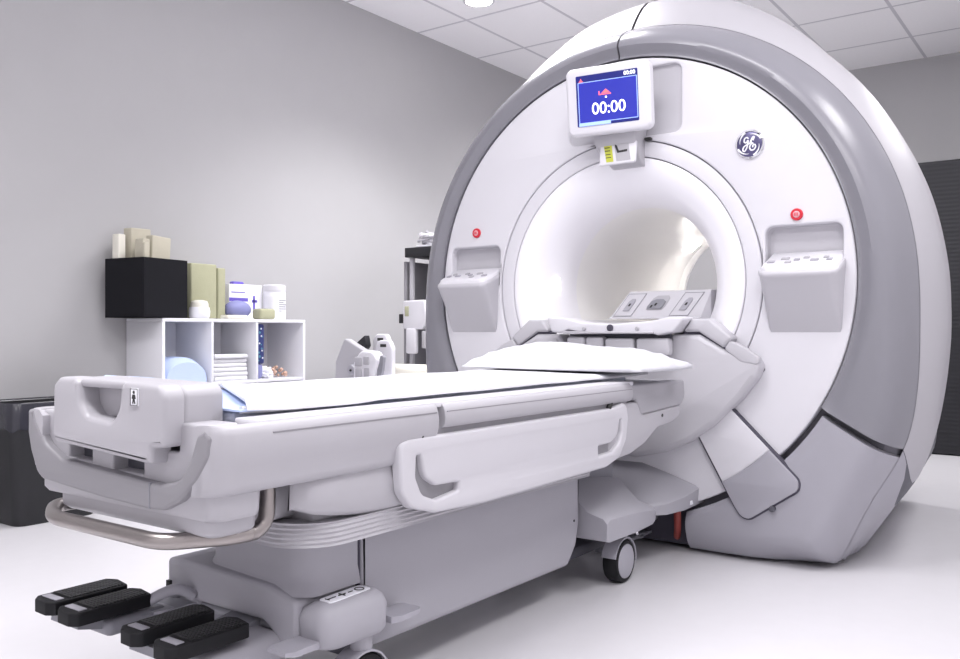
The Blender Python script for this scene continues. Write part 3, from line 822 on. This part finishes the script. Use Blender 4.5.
# foot pedals
for i, (x0, w) in enumerate(((-.392, .092), (-.290, .090), (-.036, .080), (.082, .082))):
    y0, y1 = -2.268, -2.075
    lp = fillet([(x0, y0 + .012, .01), (x0 + .02, y0 - .004, .012), (x0 + w - .02, y0 - .006, .012), (x0 + w, y0 + .008, .01), (x0 + w, y1, .012), (x0 + w * .3, y1 + .012, .012), (x0, y1, .01)], .01, 4)
    p = obj('foot_pedal', plate([lp], 'z', .258 - .006 * (i % 2), .030, .004), 'rubber', T)
    obj('tread', plate([rrect(x0 + .008, x0 + w - .008, y0 + .045, y1 - .008, .004)], 'z', .2605 - .006 * (i % 2), .005, .001), 'ribbed', p)
    obj('pedal_marker', box(x0 + .014, x0 + w - .014, y0 + .016, y0 + .036, .257 - .006 * (i % 2), .2602 - .006 * (i % 2), .001), 'lower', p)
obj('pedal_housing', box(-.03, .165, -2.19, -1.96, .12, .205, .03, 4), 'tgrey', T)
obj('pedal_housing', box(-.36, -.20, -2.19, -2.03, .175, .215, .015, 3), 'mid', T)
for (xa, xb, w) in ((-.30, -.20, .06), (.02, .02, .055)):
    rg = []
    for t in (0, .3, .6, 1):
        x = xa + (xb - xa) * t; y = -2.24 + .30 * t; z = .222 - .02 * math.sin(t * PI)
        rg.append([(x - w, y, z - .02), (x + w, y, z - .02), (x + w * .9, y, z), (x - w * .9, y, z)])
    obj('pedal_arm', bevel(loft(rg), .004), 'mid', T)
obj('pedal_link', tube(smooth_path([(-.235, -2.10, .215), (-.18, -2.03, .255), (-.15, -1.99, .235)], 6), .014, 12), 'lower', T)
obj('pedal_shaft', cyl((-.27, -1.96, .205), (.13, -1.96, .205), .012, 16), 'mid', T)

# foot end: U bracket, sockets, pull-out cap
Ub = [(-.300, .712, .006), (-.300, .66, .02), (-.288, .62, .03), (-.262, .575, .03), (-.24, .560, .03), (0, .545, 0), (.163, .540, .05), (.21, .543, .03), (.262, .566, .03), (.318, .612, .03), (.352, .655, .03), (.356, .692, .01), (.340, .706, .006),
      (.315, .694, .02), (.295, .645, .05), (.262, .606, .04), (.20, .592, .03), (0, .603, 0), (-.16, .612, .03), (-.225, .640, .04), (-.268, .69, .03), (-.276, .712, .004)]
obj('end_frame', plate([fillet(Ub, .02, 5)], 'y', -2.325, .05, .008, 3), 'bracket', T, 45)
obj('frame_seam', box(.168, .171, -2.3262, -2.30, .543, .594, 0), 'mid', T)
tray = fillet([(-.275, .712, .01), (-.265, .66, .04), (-.235, .620, .04), (-.16, .590, .03), (.20, .575, .03), (.27, .600, .05), (.305, .65, .04), (.33, .700, .01), (.318, .712, .01), (.235, .712, .006), (.235, .656, .006), (-.175, .656, .006), (-.175, .690, .004), (-.20, .690, .004), (-.20, .712, .006)], .01, 4)
h1 = rrect(-.160, -.070, .612, .640, .004); h2 = rrect(.010, .118, .602, .634, .004)
tr = obj('end_tray', plate([tray, h1, h2], 'y', -2.305, .07, .006, 3), 'shell', T, 45)
obj('socket_back', box(-.17, .13, -2.27, -2.262, .595, .66, 0), 'trim', tr)
capo = fillet([(-.160, .665, .012), (.02, .655, .0), (.08, .651, 0), (.205, .643, .01), (.208, .668, .004), (.243, .672, .01), (.246, .770, .028), (.225, .787, .02), (-.13, .790, .022), (-.16, .775, .025)], .01, 6)
capl = fillet([(-.085, .792, .0), (-.085, .735, .03), (-.058, .712, .02), (.030, .705, .03), (.055, .725, .03), (.062, .792, 0)], .02, 6)
notch_cap = fillet([(-.155, .652, .010), (.198, .632, .008), (.203, .664, .004), (.243, .668, .01), (.246, .768, .028), (.225, .786, .02), (.115, .789, .01), (.100, .782, .01), (.094, .735, .03), (.068, .706, .03), (-.022, .714, .03), (-.048, .740, .03), (-.052, .784, .01), (-.072, .791, .01), (-.13, .791, .02), (-.155, .775, .025)], .01, 6)
cp = obj('end_cap', plate([notch_cap], 'y', -2.345, .045, .012, 4), 'shell', T, 50)
capb = fillet([(-.156, .700, .01), (.243, .700, .01), (.244, .768, .024), (.225, .784, .02), (.10, .786, .01), (-.13, .788, .02), (-.156, .775, .02)], .02, 6)
obj('cap_back', plate([capb], 'y', -2.300, .09, .012, 4), 'shell', cp, 50)
obj('cap_bar', box(-.06, .106, -2.338, -2.295, .772, .789, .008, 3), 'shell', cp)
lb = obj('figure_label', box(.140, .165, -2.3475, -2.3445, .743, .777, .0005), 'paper', cp)
K = Matrix.Translation((.046, 0, 0))
bm = plate([circ(.1065, .7695, .0032, 14)], 'y', -2.3484, .001)
join(bm, plate([[(.1025, .765), (.1105, .765), (.113, .757), (.111, .7565), (.1095, .761), (.109, .756), (.1115, .7475), (.1085, .7475), (.1065, .7545), (.1045, .7475), (.1015, .7475), (.104, .756), (.1035, .761), (.102, .7565), (.100, .757)]], 'y', -2.3484, .001))
obj('figure_print', xf(bm, K), 'ink', lb)
bm = plate([rrect(.0945, .1185, .7435, .7765, .001), rrect(.0955, .1175, .7445, .7755, .001)], 'y', -2.3482, .001)
obj('label_border', xf(bm, K), 'ink', lb)

# ------------------------------------------------------------------ bedding
def sheet_grid(poly_fn, nx, ny, zfn, th, name, m, label, cat):
    bm = bmesh.new(); top = []; bot = []
    for j in range(ny + 1):
        rt = []; rb = []
        for i in range(nx + 1):
            u, v = i / nx, j / ny; x, y = poly_fn(u, v); z = zfn(u, v, x, y)
            rt.append(bm.verts.new((x, y, z))); rb.append(bm.verts.new((x, y, z - th)))
        top.append(rt); bot.append(rb)
    for j in range(ny):
        for i in range(nx):
            bm.faces.new((top[j][i], top[j][i + 1], top[j + 1][i + 1], top[j + 1][i]))
            bm.faces.new((bot[j][i], bot[j + 1][i], bot[j + 1][i + 1], bot[j][i + 1]))
    for j in range(ny):
        bm.faces.new((top[j][0], top[j + 1][0], bot[j + 1][0], bot[j][0])); bm.faces.new((top[j][nx], bot[j][nx], bot[j + 1][nx], top[j + 1][nx]))
    for i in range(nx):
        bm.faces.new((top[0][i], bot[0][i], bot[0][i + 1], top[0][i + 1])); bm.faces.new((top[ny][i], top[ny][i + 1], bot[ny][i + 1], bot[ny][i]))
    o = obj(name, bm, m, None, 60); tag(o, label, cat); return o
pad = tag(obj('table_pad', box(TX - .255, TX + .232, -2.20, -.46, .7035, .7265, .01, 3), 'pad'), 'thin grey-blue mattress pad lying on the patient table under the sheet', 'pad')
from mathutils import noise
def wob(x, y, a=.003, s=5): return a * noise.noise(Vector((x * s, y * s, 3.1)))
def bz_(u, v, x, y):
    z = .7315 + wob(x, y, .002, 7) + .052 * math.exp(-((y + 2.165) / .034) ** 2) * sstep((.75 - u) / .4)
    return z
sheet_grid(lambda u, v: (TX - .285 + .545 * u, -2.205 + .50 * v), 24, 24, bz_, .004, 'blue_sheet', 'blue', 'pale blue cloth peeking out between the foot-end cap and the white sheet', 'sheet')
def ws(u, v):
    x = TX - .292 + .562 * u
    y0 = -1.83 - .365 * u
    return x, y0 + (-.36 - y0) * v
def wsz(u, v, x, y):
    z = .7445 + wob(x, y, .004, 4)
    foot = max(0, 1 - v / .06)
    z += .006 * foot
    far = max(0, 1 - u / .08); z -= .010 * far * far
    near = max(0, (u - .93) / .07)
    drop = (.010 + .004 * sstep((.22 - v) / .06)) * near
    return z - drop * near
sheet_grid(ws, 40, 90, wsz, .0065, 'bed_sheet', 'sheet', 'white sheet spread over the patient table', 'sheet')
# folded strap and dark end by the cap
obj_ = tag(obj('folded_cloth', tube([(TX + .245, -2.19, .730), (TX + .255, -2.12, .729), (TX + .258, -2.04, .729), (TX + .258, -2.0, .729)], .0075, 12), 'pillow'), 'rolled white cloth edge on the table rail beside the foot-end cap', 'cloth')

# pillow: flattened, tapered ends and creases
def pillow():
    bm = bmesh.new(); nx, ny = 48, 28; T_, B_ = [], []
    cx, cy, ang = .055, -.475, math.radians(-2)
    for j in range(ny + 1):
        rt, rb = [], []
        for i in range(nx + 1):
            u = i / nx * 2 - 1; v = j / ny * 2 - 1
            x = u * .40 * (1 - .06 * v * v); y = v * .235 * (1 - .10 * u * u)
            h = max(0, (1 - abs(u) ** (2.4 if u < 0 else 4.2))) ** .62 * max(0, (1 - abs(v) ** 2.6)) ** .6
            cr = noise.noise(Vector((x * 8, y * 9, 1))) * .014 - abs(noise.noise(Vector((x * 13 + y * 9, y * 4, 4)))) * .018 * (abs(u) ** 2 + .25)
            zt = .752 + (.088 - .018 * u) * h + cr * min(1, h * 3) + .012 * max(0, u) * (1 - h)
            zb = .7545 - .004 * min(1, h * 4)
            X = cx + x * math.cos(ang) - y * math.sin(ang); Y = cy + x * math.sin(ang) + y * math.cos(ang)
            rt.append(bm.verts.new((X, Y, zt + .0015))); rb.append(bm.verts.new((X, Y, zb)))
        T_.append(rt); B_.append(rb)
    for j in range(ny):
        for i in range(nx):
            bm.faces.new((T_[j][i], T_[j][i + 1], T_[j + 1][i + 1], T_[j + 1][i])); bm.faces.new((B_[j][i], B_[j + 1][i], B_[j + 1][i + 1], B_[j][i + 1]))
    for j in range(ny):
        bm.faces.new((T_[j][0], T_[j + 1][0], B_[j + 1][0], B_[j][0])); bm.faces.new((T_[j][nx], B_[j][nx], B_[j + 1][nx], T_[j + 1][nx]))
    for i in range(nx):
        bm.faces.new((T_[0][i], B_[0][i], B_[0][i + 1], T_[0][i + 1])); bm.faces.new((T_[ny][i], T_[ny][i + 1], B_[ny][i + 1], B_[ny][i]))
    return bm
tag(obj('pillow', pillow(), 'pillow', None, 80), 'flat white pillow at the scanner end of the patient table', 'pillow')

# ------------------------------------------------------------------ left wall: storage
SX0, SX1 = -2.595, -2.27
SY = [-.65, -.34, -.035, .33]
sh = thing('cube_shelf', 'white cube storage shelf standing against the left wall', 'shelf', (-2.43, -.16, 0))
ZT = .957
obj('top_panel', box(SX0, SX1, SY[0], SY[3], ZT - .018, ZT, .002), 'shelf', sh)
for zz in (.0, .27, .597):
    obj('shelf_board', box(SX0, SX1 - .001, SY[0] + .018, SY[3] - .018, zz, zz + .016, .001), 'shelf', sh)
obj('side_panel', box(SX0, SX1, SY[0], SY[0] + .017, 0, ZT - .0185, .002), 'shelf', sh)
obj('side_panel', box(SX0, SX1, SY[3] - .017, SY[3], 0, ZT - .0185, .002), 'shelf', sh)
for y in SY[1:3]:
    for z0, z1 in ((.0165, .2695), (.2865, .5965), (.6135, ZT - .0185)):
        obj('divider', box(SX0, SX1 - .001, y - .007, y + .007, z0, z1, .001), 'shelf', sh)
obj('back_panel', box(SX0 - .003, SX0 + .004, SY[0] + .018, SY[3] - .018, .017, ZT - .019, 0), 'shelf', sh)

# contents
def soft_block(x0, x1, y0, y1, z0, z1, r=.03, dome=.0):
    bm = box(x0, x1, y0, y1, z0, z1, r, 5)
    for v in bm.verts:
        if v.co.z > (z0 + z1) / 2:
            t = (v.co.y - y0) / (y1 - y0); v.co.z += dome * math.sin(PI * t)
    return bm
bm = bmesh.new(); n = 24; rings = []
for x in (-2.56, -2.50, -2.42, -2.34, -2.285):
    k = 1 - .25 * ((x + 2.42) / .14) ** 4
    rings.append([(x, -.490 + .138 * math.cos(a) * (k ** .5), .6155 + max(0, .138 * k * math.sin(a) ** .7 if math.sin(a) > 0 else 0)) for a in [PI * i / n for i in range(n + 1)]])
loft(rings, True, True, bm)
tag(obj('folded_blanket', bm, 'blue', None, 60), 'pale blue folded blanket in the left cube of the shelf', 'blanket')
for k in range(6):
    o = obj('folded_towel', soft_block(-2.56 + random.uniform(0, .01), -2.29 - random.uniform(0, .012), -.315 + random.uniform(0, .008), -.075 + random.uniform(-.01, .0), .6135 + k * .0245, .6135 + k * .0245 + .0235, .009), 'sheet')
    pos = ('lowest', 'second from the bottom', 'third from the bottom', 'fourth from the bottom', 'second from the top', 'topmost')[k]
    tag(o, 'folded white towel in the middle cube, %s of the stack' % pos, 'towel', 'folded towels in the middle cube')
# patterned bag hanging in the third cube
bagt = thing('patterned_bag', 'navy patterned bag standing at the left side of the right cube', 'bag', (-2.31, .0, .72))
obj('bag_body', box(-2.40, -2.29, -.026, .035, .70, .93, .012, 3), 'navy', bagt)
bm = bmesh.new()
for k in range(9):
    y = random.uniform(-.018, .028); z = .72 + k * .023
    cyl((-2.2885, y, z), (-2.2865, y, z), random.uniform(.004, .009), 8, 0, bm)
obj('bag_print', bm, 'teal', bagt)['kind'] = 'stuff'
bm = bmesh.new()
for k in range(5):
    y = random.uniform(-.015, .025); z = .735 + k * .042
    cyl((-2.288, y, z), (-2.2862, y, z), .005, 8, 0, bm)
obj('bag_print', bm, 'paper', bagt)['kind'] = 'stuff'
obj('bag_base', box(-2.40, -2.292, -.02, .03, .6145, .702, .02, 3), 'purple', bagt)
# crumpled clear bag of tan bulbs
cb = thing('bag_of_parts', 'clear crumpled bag holding small tan pieces in the right cube', 'bag', (-2.38, .14, .6135))
bm = bmesh.new(); random.seed(3)
for k in range(46):
    x = random.uniform(-2.44, -2.32); y = random.uniform(.07, .235); r_ = random.uniform(.009, .015)
    z = .615 + r_ + random.uniform(0, .07) * (1 - abs((y - .15) / .09) ** 2 if abs(y - .15) < .09 else 0)
    s = bmesh.new(); bmesh.ops.create_icosphere(s, subdivisions=1, radius=r_); xf(s, Matrix.Translation((x, y, z))); join(bm, s)
tb = obj('tan_pieces', bm, 'tan', cb, 80); tb['kind'] = 'stuff'
s = bmesh.new(); bmesh.ops.create_icosphere(s, subdivisions=4, radius=1)
for v in s.verts:
    d = 1 + .35 * noise.noise(v.co * 3.2); v.co *= d
    v.co = Vector((-2.37 + v.co.x * .06, .098 + v.co.y * .045, max(.615, .64 + v.co.z * .04)))
obj('crumpled_film', s, 'paper', cb, 30)

# on top of the shelf: black fabric box with foam pads
bb = thing('fabric_bin', 'black fabric bin full of foam pads on the left end of the shelf', 'box', (-2.43, -.72, ZT))
bx0, bx1, by0, by1, bz0, bz1 = -.14, .14, -.14, .15, ZT + .001, 1.262
BR = Matrix.Translation((-2.405, -.655, 0)) @ Matrix.Rotation(math.radians(9), 4, 'Z')
o = bmesh.new()
for a in ((bx0, bx1, by0, by0 + .008, bz0, bz1), (bx0, bx1, by1 - .008, by1, bz0, bz1), (bx0, bx0 + .008, by0 + .008, by1 - .008, bz0, bz1), (bx1 - .008, bx1, by0 + .008, by1 - .008, bz0, bz1), (bx0, bx1, by0, by1, bz0, bz0 + .008)):
    box(*a, .001, 1, o)
obj('bin_body', xf(o, BR), 'box', bb)
foams = [((.035, .030), (.05, .125), 1.385, (-3, 0), 'foam', 'broad beige foam slab in the black bin, furthest right'),
         ((-.085, .030), (.06, .13), 1.43, (1.5, 0), 'foam', 'tallest beige foam slab, at the back of the black bin near the wall'),
         ((.035, -.068), (.06, .045), 1.365, (-2, 0), 'foam', 'beige foam slab in the middle of the black bin'),
         ((.095, -.100), (.025, .035), 1.34, (-2, 0), 'foam', 'narrow beige foam strip at the front left corner of the black bin'),
         ((-.085, -.100), (.05, .045), 1.39, (0, 0), 'cream', 'pale wrapped pad at the far left corner of the black bin')]
for (x, y), (sx, sy), zt, (rx, ry), m, lab in foams:
    z0 = bz0 + .012; hh = zt - z0
    bm = box(-sx / 2, sx / 2, -sy / 2, sy / 2, 0, hh, .006, 3)
    xf(bm, BR @ Matrix.Translation((x, y, z0)) @ Matrix.Rotation(math.radians(rx), 4, 'X'))
    tag(obj('foam_pad', bm, m), lab, 'foam pad', 'foam pads in the black bin')
Z0 = ZT + .001
tag(obj('foam_block', box(-2.57, -2.385, -.395, -.225, Z0, 1.262, .008, 3), 'foamg'), 'tall olive foam block on the shelf beside the black bin', 'foam block', 'olive foam blocks')
tag(obj('foam_block', box(-2.565, -2.385, -.218, -.165, Z0, 1.245, .008, 3), 'foamg'), 'slim olive foam block on the shelf, behind the slate blue cushion', 'foam block', 'olive foam blocks')
# cream roll: wrapped bandage-like roll standing
rl = thing('padded_roll', 'short cream and white padded roll standing before the foam blocks', 'roll', (-2.325, -.385, Z0))
def lathe_z(prof, cx, cy, n=32):
    return loft([[(cx + r * math.cos(2 * PI * k / n), cy + r * math.sin(2 * PI * k / n), z) for k in range(n)] for r, z in prof])
obj('roll_wrap', lathe_z([(.048, Z0), (.054, Z0 + .01), (.056, Z0 + .04), (.052, Z0 + .06), (.046, Z0 + .062)], -2.325, -.385), 'paper', rl, 60)
obj('roll_top', lathe_z([(.048, Z0 + .058), (.047, Z0 + .08), (.040, Z0 + .094), (.02, Z0 + .099), (.001, Z0 + .10)], -2.325, -.385), 'cream', rl, 60)
# flat pad
tag(obj('flat_pad', box(-2.36, -2.29, -.225, -.085, Z0, Z0 + .022, .008, 3), 'cream'), 'thin cream pad lying flat on the shelf front edge', 'pad')
# slate blue round cushion
bm = bmesh.new(); rings = []
for t in [i / 10 for i in range(11)]:
    y = -.190 + .16 * t; k = math.sin(PI * (t * .9 + .05)) ** .45
    rings.append([(-2.39 + .055 * math.cos(a) * k, y + .03, Z0 + .055 + .053 * math.sin(a) * k) for a in [2 * PI * i / 24 for i in range(24)]])
loft(rings, True, True, bm)
tag(obj('bolster_cushion', bm, 'purple', None, 60), 'slate blue rounded cushion on the shelf in front of the white carton', 'cushion')
# white carton with violet print
ct = thing('carton', 'white glove carton with violet print standing on the shelf', 'box', (-2.51, .08, Z0))
obj('carton_body', box(-2.55, -2.47, -.075, .165, Z0, 1.165, .003), 'paper', ct)
bm = bmesh.new()
box(-2.4695, -2.4685, -.075, .06, 1.065, 1.085, 0, 1, bm); box(-2.4695, -2.4685, -.06, .04, 1.115, 1.120, 0, 1, bm); box(-2.4695, -2.4685, .098, .112, 1.00, 1.10, 0, 1, bm); box(-2.4695, -2.4685, .09, .128, 1.06, 1.075, 0, 1, bm)
obj('carton_print', bm, 'violet', ct)
obj('glove_tip', box(-2.53, -2.49, -.03, .05, 1.160, 1.182, .009, 3), 'violet', ct)
# small olive pad in front of canister
tag(obj('foam_cube', box(-2.37, -2.29, .005, .12, Z0, Z0 + .062, .016, 4), 'foamg'), 'small olive foam cube on the shelf before the white canister', 'foam block')
cn = thing('wipes_canister', 'white cylindrical wipes canister at the right end of the shelf', 'canister', (-2.44, .27, Z0))
obj('canister_body', lathe_z([(.066, Z0), (.068, Z0 + .006), (.068, Z0 + .165), (.066, Z0 + .17)], -2.44, .235), 'paper', cn, 40)
obj('canister_label', lathe_z([(.0687, Z0 + .03), (.0687, Z0 + .14)], -2.44, .235), 'shelf', cn, 40)
obj('canister_lid', lathe_z([(.069, Z0 + .17), (.070, Z0 + .18), (.069, Z0 + .205), (.060, Z0 + .212), (.001, Z0 + .212)], -2.44, .235), 'white', cn, 40)
bm = bmesh.new()
for k in range(6):
    box(-2.3722, -2.3708, .215, .215 + random.uniform(.02, .05), Z0 + .05 + k * .013, Z0 + .054 + k * .013, 0, 1, bm)
obj('label_lines', bm, 'mid', cn)

# ------------------------------------------------------------------ waste bin at far left
wb = thing('waste_bin', 'black waste bin with a liner on the floor at the left wall', 'bin', (-2.43, -1.15, 0))
rings = []
for z, k in ((0, .045), (.02, .035), (.40, .008), (.545, 0), (.555, 0), (.555, .012), (.40, .02), (.04, .045)):
    rings.append([(a, b, z) for a, b in fillet([(-2.59 + k, -1.40 + k, .05), (-2.28 - k, -1.40 + k, .05), (-2.28 - k, -.93 - k, .05), (-2.59 + k, -.93 - k, .05)], .05, 6)])
obj('bin_body', loft(rings), 'black', wb, 50)
rings = []
for z, k in ((.44, -.004), (.50, -.006), (.558, -.005), (.565, .0), (.558, .008), (.50, .012)):
    lp = fillet([(-2.588 + k, -1.40 + k, .05), (-2.28 - k, -1.40 + k, .05), (-2.28 - k, -.93 - k, .05), (-2.588 + k, -.93 - k, .05)], .05, 8)
    rings.append([(a + .002 * math.sin(i * 2.1), b + .002 * math.cos(i * 1.7), z + (.008 * math.sin(i * .9) if z < .45 else 0)) for i, (a, b) in enumerate(lp)])
obj('bin_liner', loft(rings, False), mat('black_film', (.03, .03, .04), .25), wb, 60)

# ------------------------------------------------------------------ equipment behind the table, left of the scanner
es = thing('low_stand', 'low pale stand behind the patient table carrying the coils', 'stand', (-2.1, .8, 0))
obj('stand_top', box(-2.45, -1.50, .45, .93, .555, .58, .005), 'shelf', es)
for x, y in ((-2.42, .48), (-1.53, .48), (-2.42, .90), (-1.53, .90)):
    obj('leg', box(x - .02, x + .02, y - .02, y + .02, 0, .555, .003), 'shelf', es)
# coil with angled side plate
c1 = thing('head_coil', 'white head coil with an angled side plate on the low stand', 'coil', (-2.15, .62, .58))
lp = fillet([(-2.255, .582, .01), (-2.25, .70, .03), (-2.17, .848, .02), (-2.0, .77, .02), (-2.03, .60, .02)], .01, 5)
obj('side_plate', plate([lp], 'y', .56, .045, .010, 3), 'shell', c1, 45)
lp = fillet([(-2.275, .582, .01), (-2.285, .68, .03), (-2.215, .835, .02), (-2.18, .80, .02), (-2.22, .65, .02)], .01, 5)
obj('edge_plate', plate([lp], 'y', .60, .05, .010, 3), 'lower', c1, 45)
obj('hinge', cyl((-2.09, .53, .655), (-2.09, .56, .655), .03, 24, .006), 'lower', c1)
obj('hinge_pin', cyl((-2.085, .522, .65), (-2.085, .532, .65), .007, 12, .001), 'ink', c1)
lp = fillet([(-2.12, .815, .004), (-2.045, .865, .004), (-2.03, .80, .01), (-2.05, .775, .01)], .006, 4)
obj('black_clip', plate([lp], 'y', .61, .04, .004), 'black', c1)
c2 = thing('array_coil', 'white upright array coil with two black slots on the low stand', 'coil', (-1.93, .68, .58))
for (x0, z1, y, m, sx) in ((-2.025, .872, .66, 'white', -1.93), (-1.965, .835, .62, 'white', -1.862)):
    w = .135
    lp = fillet([(x0, .582, .01), (x0, z1 - .04, .05), (x0 + .025, z1, .03), (x0 + w - .025, z1, .03), (x0 + w, z1 - .05, .05), (x0 + w, .582, .01)], .02, 6)
    p_ = obj('coil_plate', plate([lp], 'y', y, .03, .008, 3), m, c2, 45)
    obj('slot', box(x0 + .04, x0 + .088, y - .0025, y + .004, z1 - .042, z1 - .024, .001), 'ink', p_)
c3 = thing('knee_coil', 'white boxy coil half with ribs in front of the array coil', 'coil', (-1.935, .6, .58))
lp = fillet([(-2.015, .582, .01), (-2.015, .70, .05), (-1.955, .775, .06), (-1.855, .77, .05), (-1.817, .72, .03), (-1.840, .66, .02), (-1.855, .582, .01)], .03, 6)
obj('coil_body', plate([lp], 'y', .475, .07, .014, 3), 'white', c3, 45)
for (x0, x1, z0, z1) in ((-1.995, -1.940, .68, .735), (-1.925, -1.880, .69, .74), (-1.990, -1.940, .60, .665), (-1.920, -1.880, .60, .67)):
    obj('coil_pocket', box(x0, x1, .467, .48, z0, z1, .005, 3), 'shell', c3)
obj('strap', plate([fillet([(-1.820, .60, .01), (-1.800, .66, .02), (-1.790, .74, .01), (-1.815, .75, .01), (-1.840, .68, .02), (-1.845, .60, .01)], .01, 4)], 'y', .50, .02, .004), 'mid', c3)
# bolster
rings = []
for x, k in ((-1.985, .9), (-1.98, 1), (-1.56, 1), (-1.555, .9)):
    rings.append([(x, .80 + .052 * k * math.cos(a), .6335 + .052 * k * math.sin(a)) for a in [2 * PI * i / 32 for i in range(32)]])
tag(obj('bolster', loft(rings), 'cream', None, 50), 'cream cylindrical bolster lying on the low stand beside the coils', 'bolster')
# rack
rk = thing('equipment_rack', 'grey metal rack with a black top shelf, half hidden by the scanner', 'rack', (-1.85, 1.2, 0))
obj('top_shelf', box(-2.06, -1.60, 1.0, 1.40, 1.37, 1.432, .004), 'black', rk)
for x, y in ((-2.02, 1.03), (-1.64, 1.03), (-2.02, 1.37), (-1.64, 1.37)):
    obj('post', box(x - .013, x + .013, y - .013, y + .013, 0, 1.37, .003), 'shell', rk)
obj('back_panel', box(-2.085, -1.60, 1.385, 1.40, .10, 1.35, .002), 'mid', rk)
obj('side_panel', box(-2.085, -2.062, 1.02, 1.40, .10, 1.345, .004), 'bracket', rk)
obj('lower_shelf', box(-2.05, -1.61, 1.02, 1.385, .56, .58, .002), 'mid', rk)
obj('lower_shelf', box(-2.05, -1.61, 1.02, 1.385, 1.06, 1.08, .002), 'mid', rk)
tag(obj('foam_pad', box(-1.95, -1.72, 1.12, 1.2, 1.081, 1.24, .01, 3), 'foamg'), 'olive foam pad standing inside the grey rack', 'foam pad')
hk = thing('handheld_coil', 'white clip-like device hanging on the front of the rack', 'device', (-1.97, .97, .92))
lp = fillet([(-2.035, .905, .01), (-2.035, 1.085, .01), (-1.86, 1.09, .02), (-1.84, .95, .02), (-1.875, .90, .01)], .01, 4)
obj('device_body', plate([lp], 'y', .955, .035, .006, 3), 'white', hk, 45)
obj('device_grip', box(-2.01, -1.925, .95, .985, .745, .91, .012, 3), 'white', hk)
obj('device_window', box(-2.018, -1.985, .952, .958, .985, 1.05, .002), 'foamg', hk)
obj('device_lock', box(-2.075, -2.036, .96, .99, .94, 1.0, .004), 'black', hk)
obj('device_clip', box(-1.875, -1.845, .948, .985, .78, .89, .008, 3), 'shell', hk)
# clear tubing and white parts on the rack's top
tg = thing('tubing_bundle', 'crumpled clear and white tubing on the black top shelf of the rack', 'tubing', (-1.85, 1.15, 1.432))
random.seed(11)
for k in range(5):
    cx, cy = -1.92 + random.uniform(-.05, .05), 1.10 + random.uniform(-.03, .04)
    pts = []
    for i in range(22):
        a = i * .62 + k; r_ = .062 + .02 * math.sin(i * .7 + k)
        pts.append((cx + r_ * 1.3 * math.cos(a), cy + r_ * math.sin(a), 1.456 + .004 * k * 2 + .0024 * i))
    obj('tube_coil', tube(smooth_path(pts, 3), .008, 8), 'white' if k % 2 else 'shell', tg)
obj('white_tray', box(-1.99, -1.72, 1.03, 1.2, 1.4325, 1.447, .004), 'white', tg)

# ------------------------------------------------------------------ ceiling lamps
def downlight(x, y, r=.09, power=60, on=True):
    t = thing('ceiling_downlight', 'round recessed ceiling light near the left wall', 'light', (x, y, H))
    obj('trim_ring', lathe_z([(r + .02, H - .001), (r + .02, H - .008), (r, H - .012), (r, H - .001)], x, y, 40), 'white', t)
    obj('lens', lathe_z([(r, H - .002), (r, H - .010), (r * .5, H - .013), (.001, H - .014)], x, y, 40), 'lamp', t)
    return t
downlight(-1.84, 1.52)
def area(name, x, y, z, sx, sy, power, col=(1, .985, 1), rot=(0, 0, 0), spread=180):
    l = bpy.data.lights.new(name, 'AREA'); l.shape = 'RECTANGLE'; l.size = sx; l.size_y = sy; l.energy = power; l.color = col
    l.spread = math.radians(spread)
    o = bpy.data.objects.new(name, l); COL.objects.link(o); o.location = (x, y, z); o.rotation_euler = rot
    return o
for x, y, sx, sy, p, sd in ((.4, -1.35, 1.2, .6, 24, 180), (-1.25, .9, .6, .9, 33, 112), (-.6, .3, .6, .6, 14, 180), (2.0, -.3, .6, 1.2, 27, 180), (-1.0, 3.1, 1.2, .6, 32, 140), (1.9, 2.9, 1.2, .6, 30, 180), (-.7, -3.2, 1.2, .6, 32, 140), (1.9, -3.0, 1.2, .6, 33, 180)):
    area('ceiling_panel_light', x, y, H - .03, sx, sy, p, spread=sd)

w = bpy.data.worlds.new('World'); sc.world = w; w.use_nodes = True
w.node_tree.nodes['Background'].inputs[0].default_value = (.9, .9, 1, 1); w.node_tree.nodes['Background'].inputs[1].default_value = .3

# ------------------------------------------------------------------ camera
cam = bpy.data.cameras.new('camera'); co = bpy.data.objects.new('camera', cam); COL.objects.link(co)
co.location = (1.685, -3.3196, .8868); co.rotation_euler = (PI / 2, 0, .6281)
cam.sensor_width = 36; cam.lens = 873.1 / 960 * 36; cam.shift_y = 2.07 / 960; cam.clip_start = .05
sc.camera = co
sc.view_settings.view_transform = 'Standard'; sc.view_settings.look = 'None'; sc.view_settings.gamma = 1
sc.view_settings.exposure = 0.5; sc.view_settings.use_curve_mapping = False
sc.cycles.max_bounces = 8; sc.cycles.diffuse_bounces = 5
sc.cycles.use_denoising = True
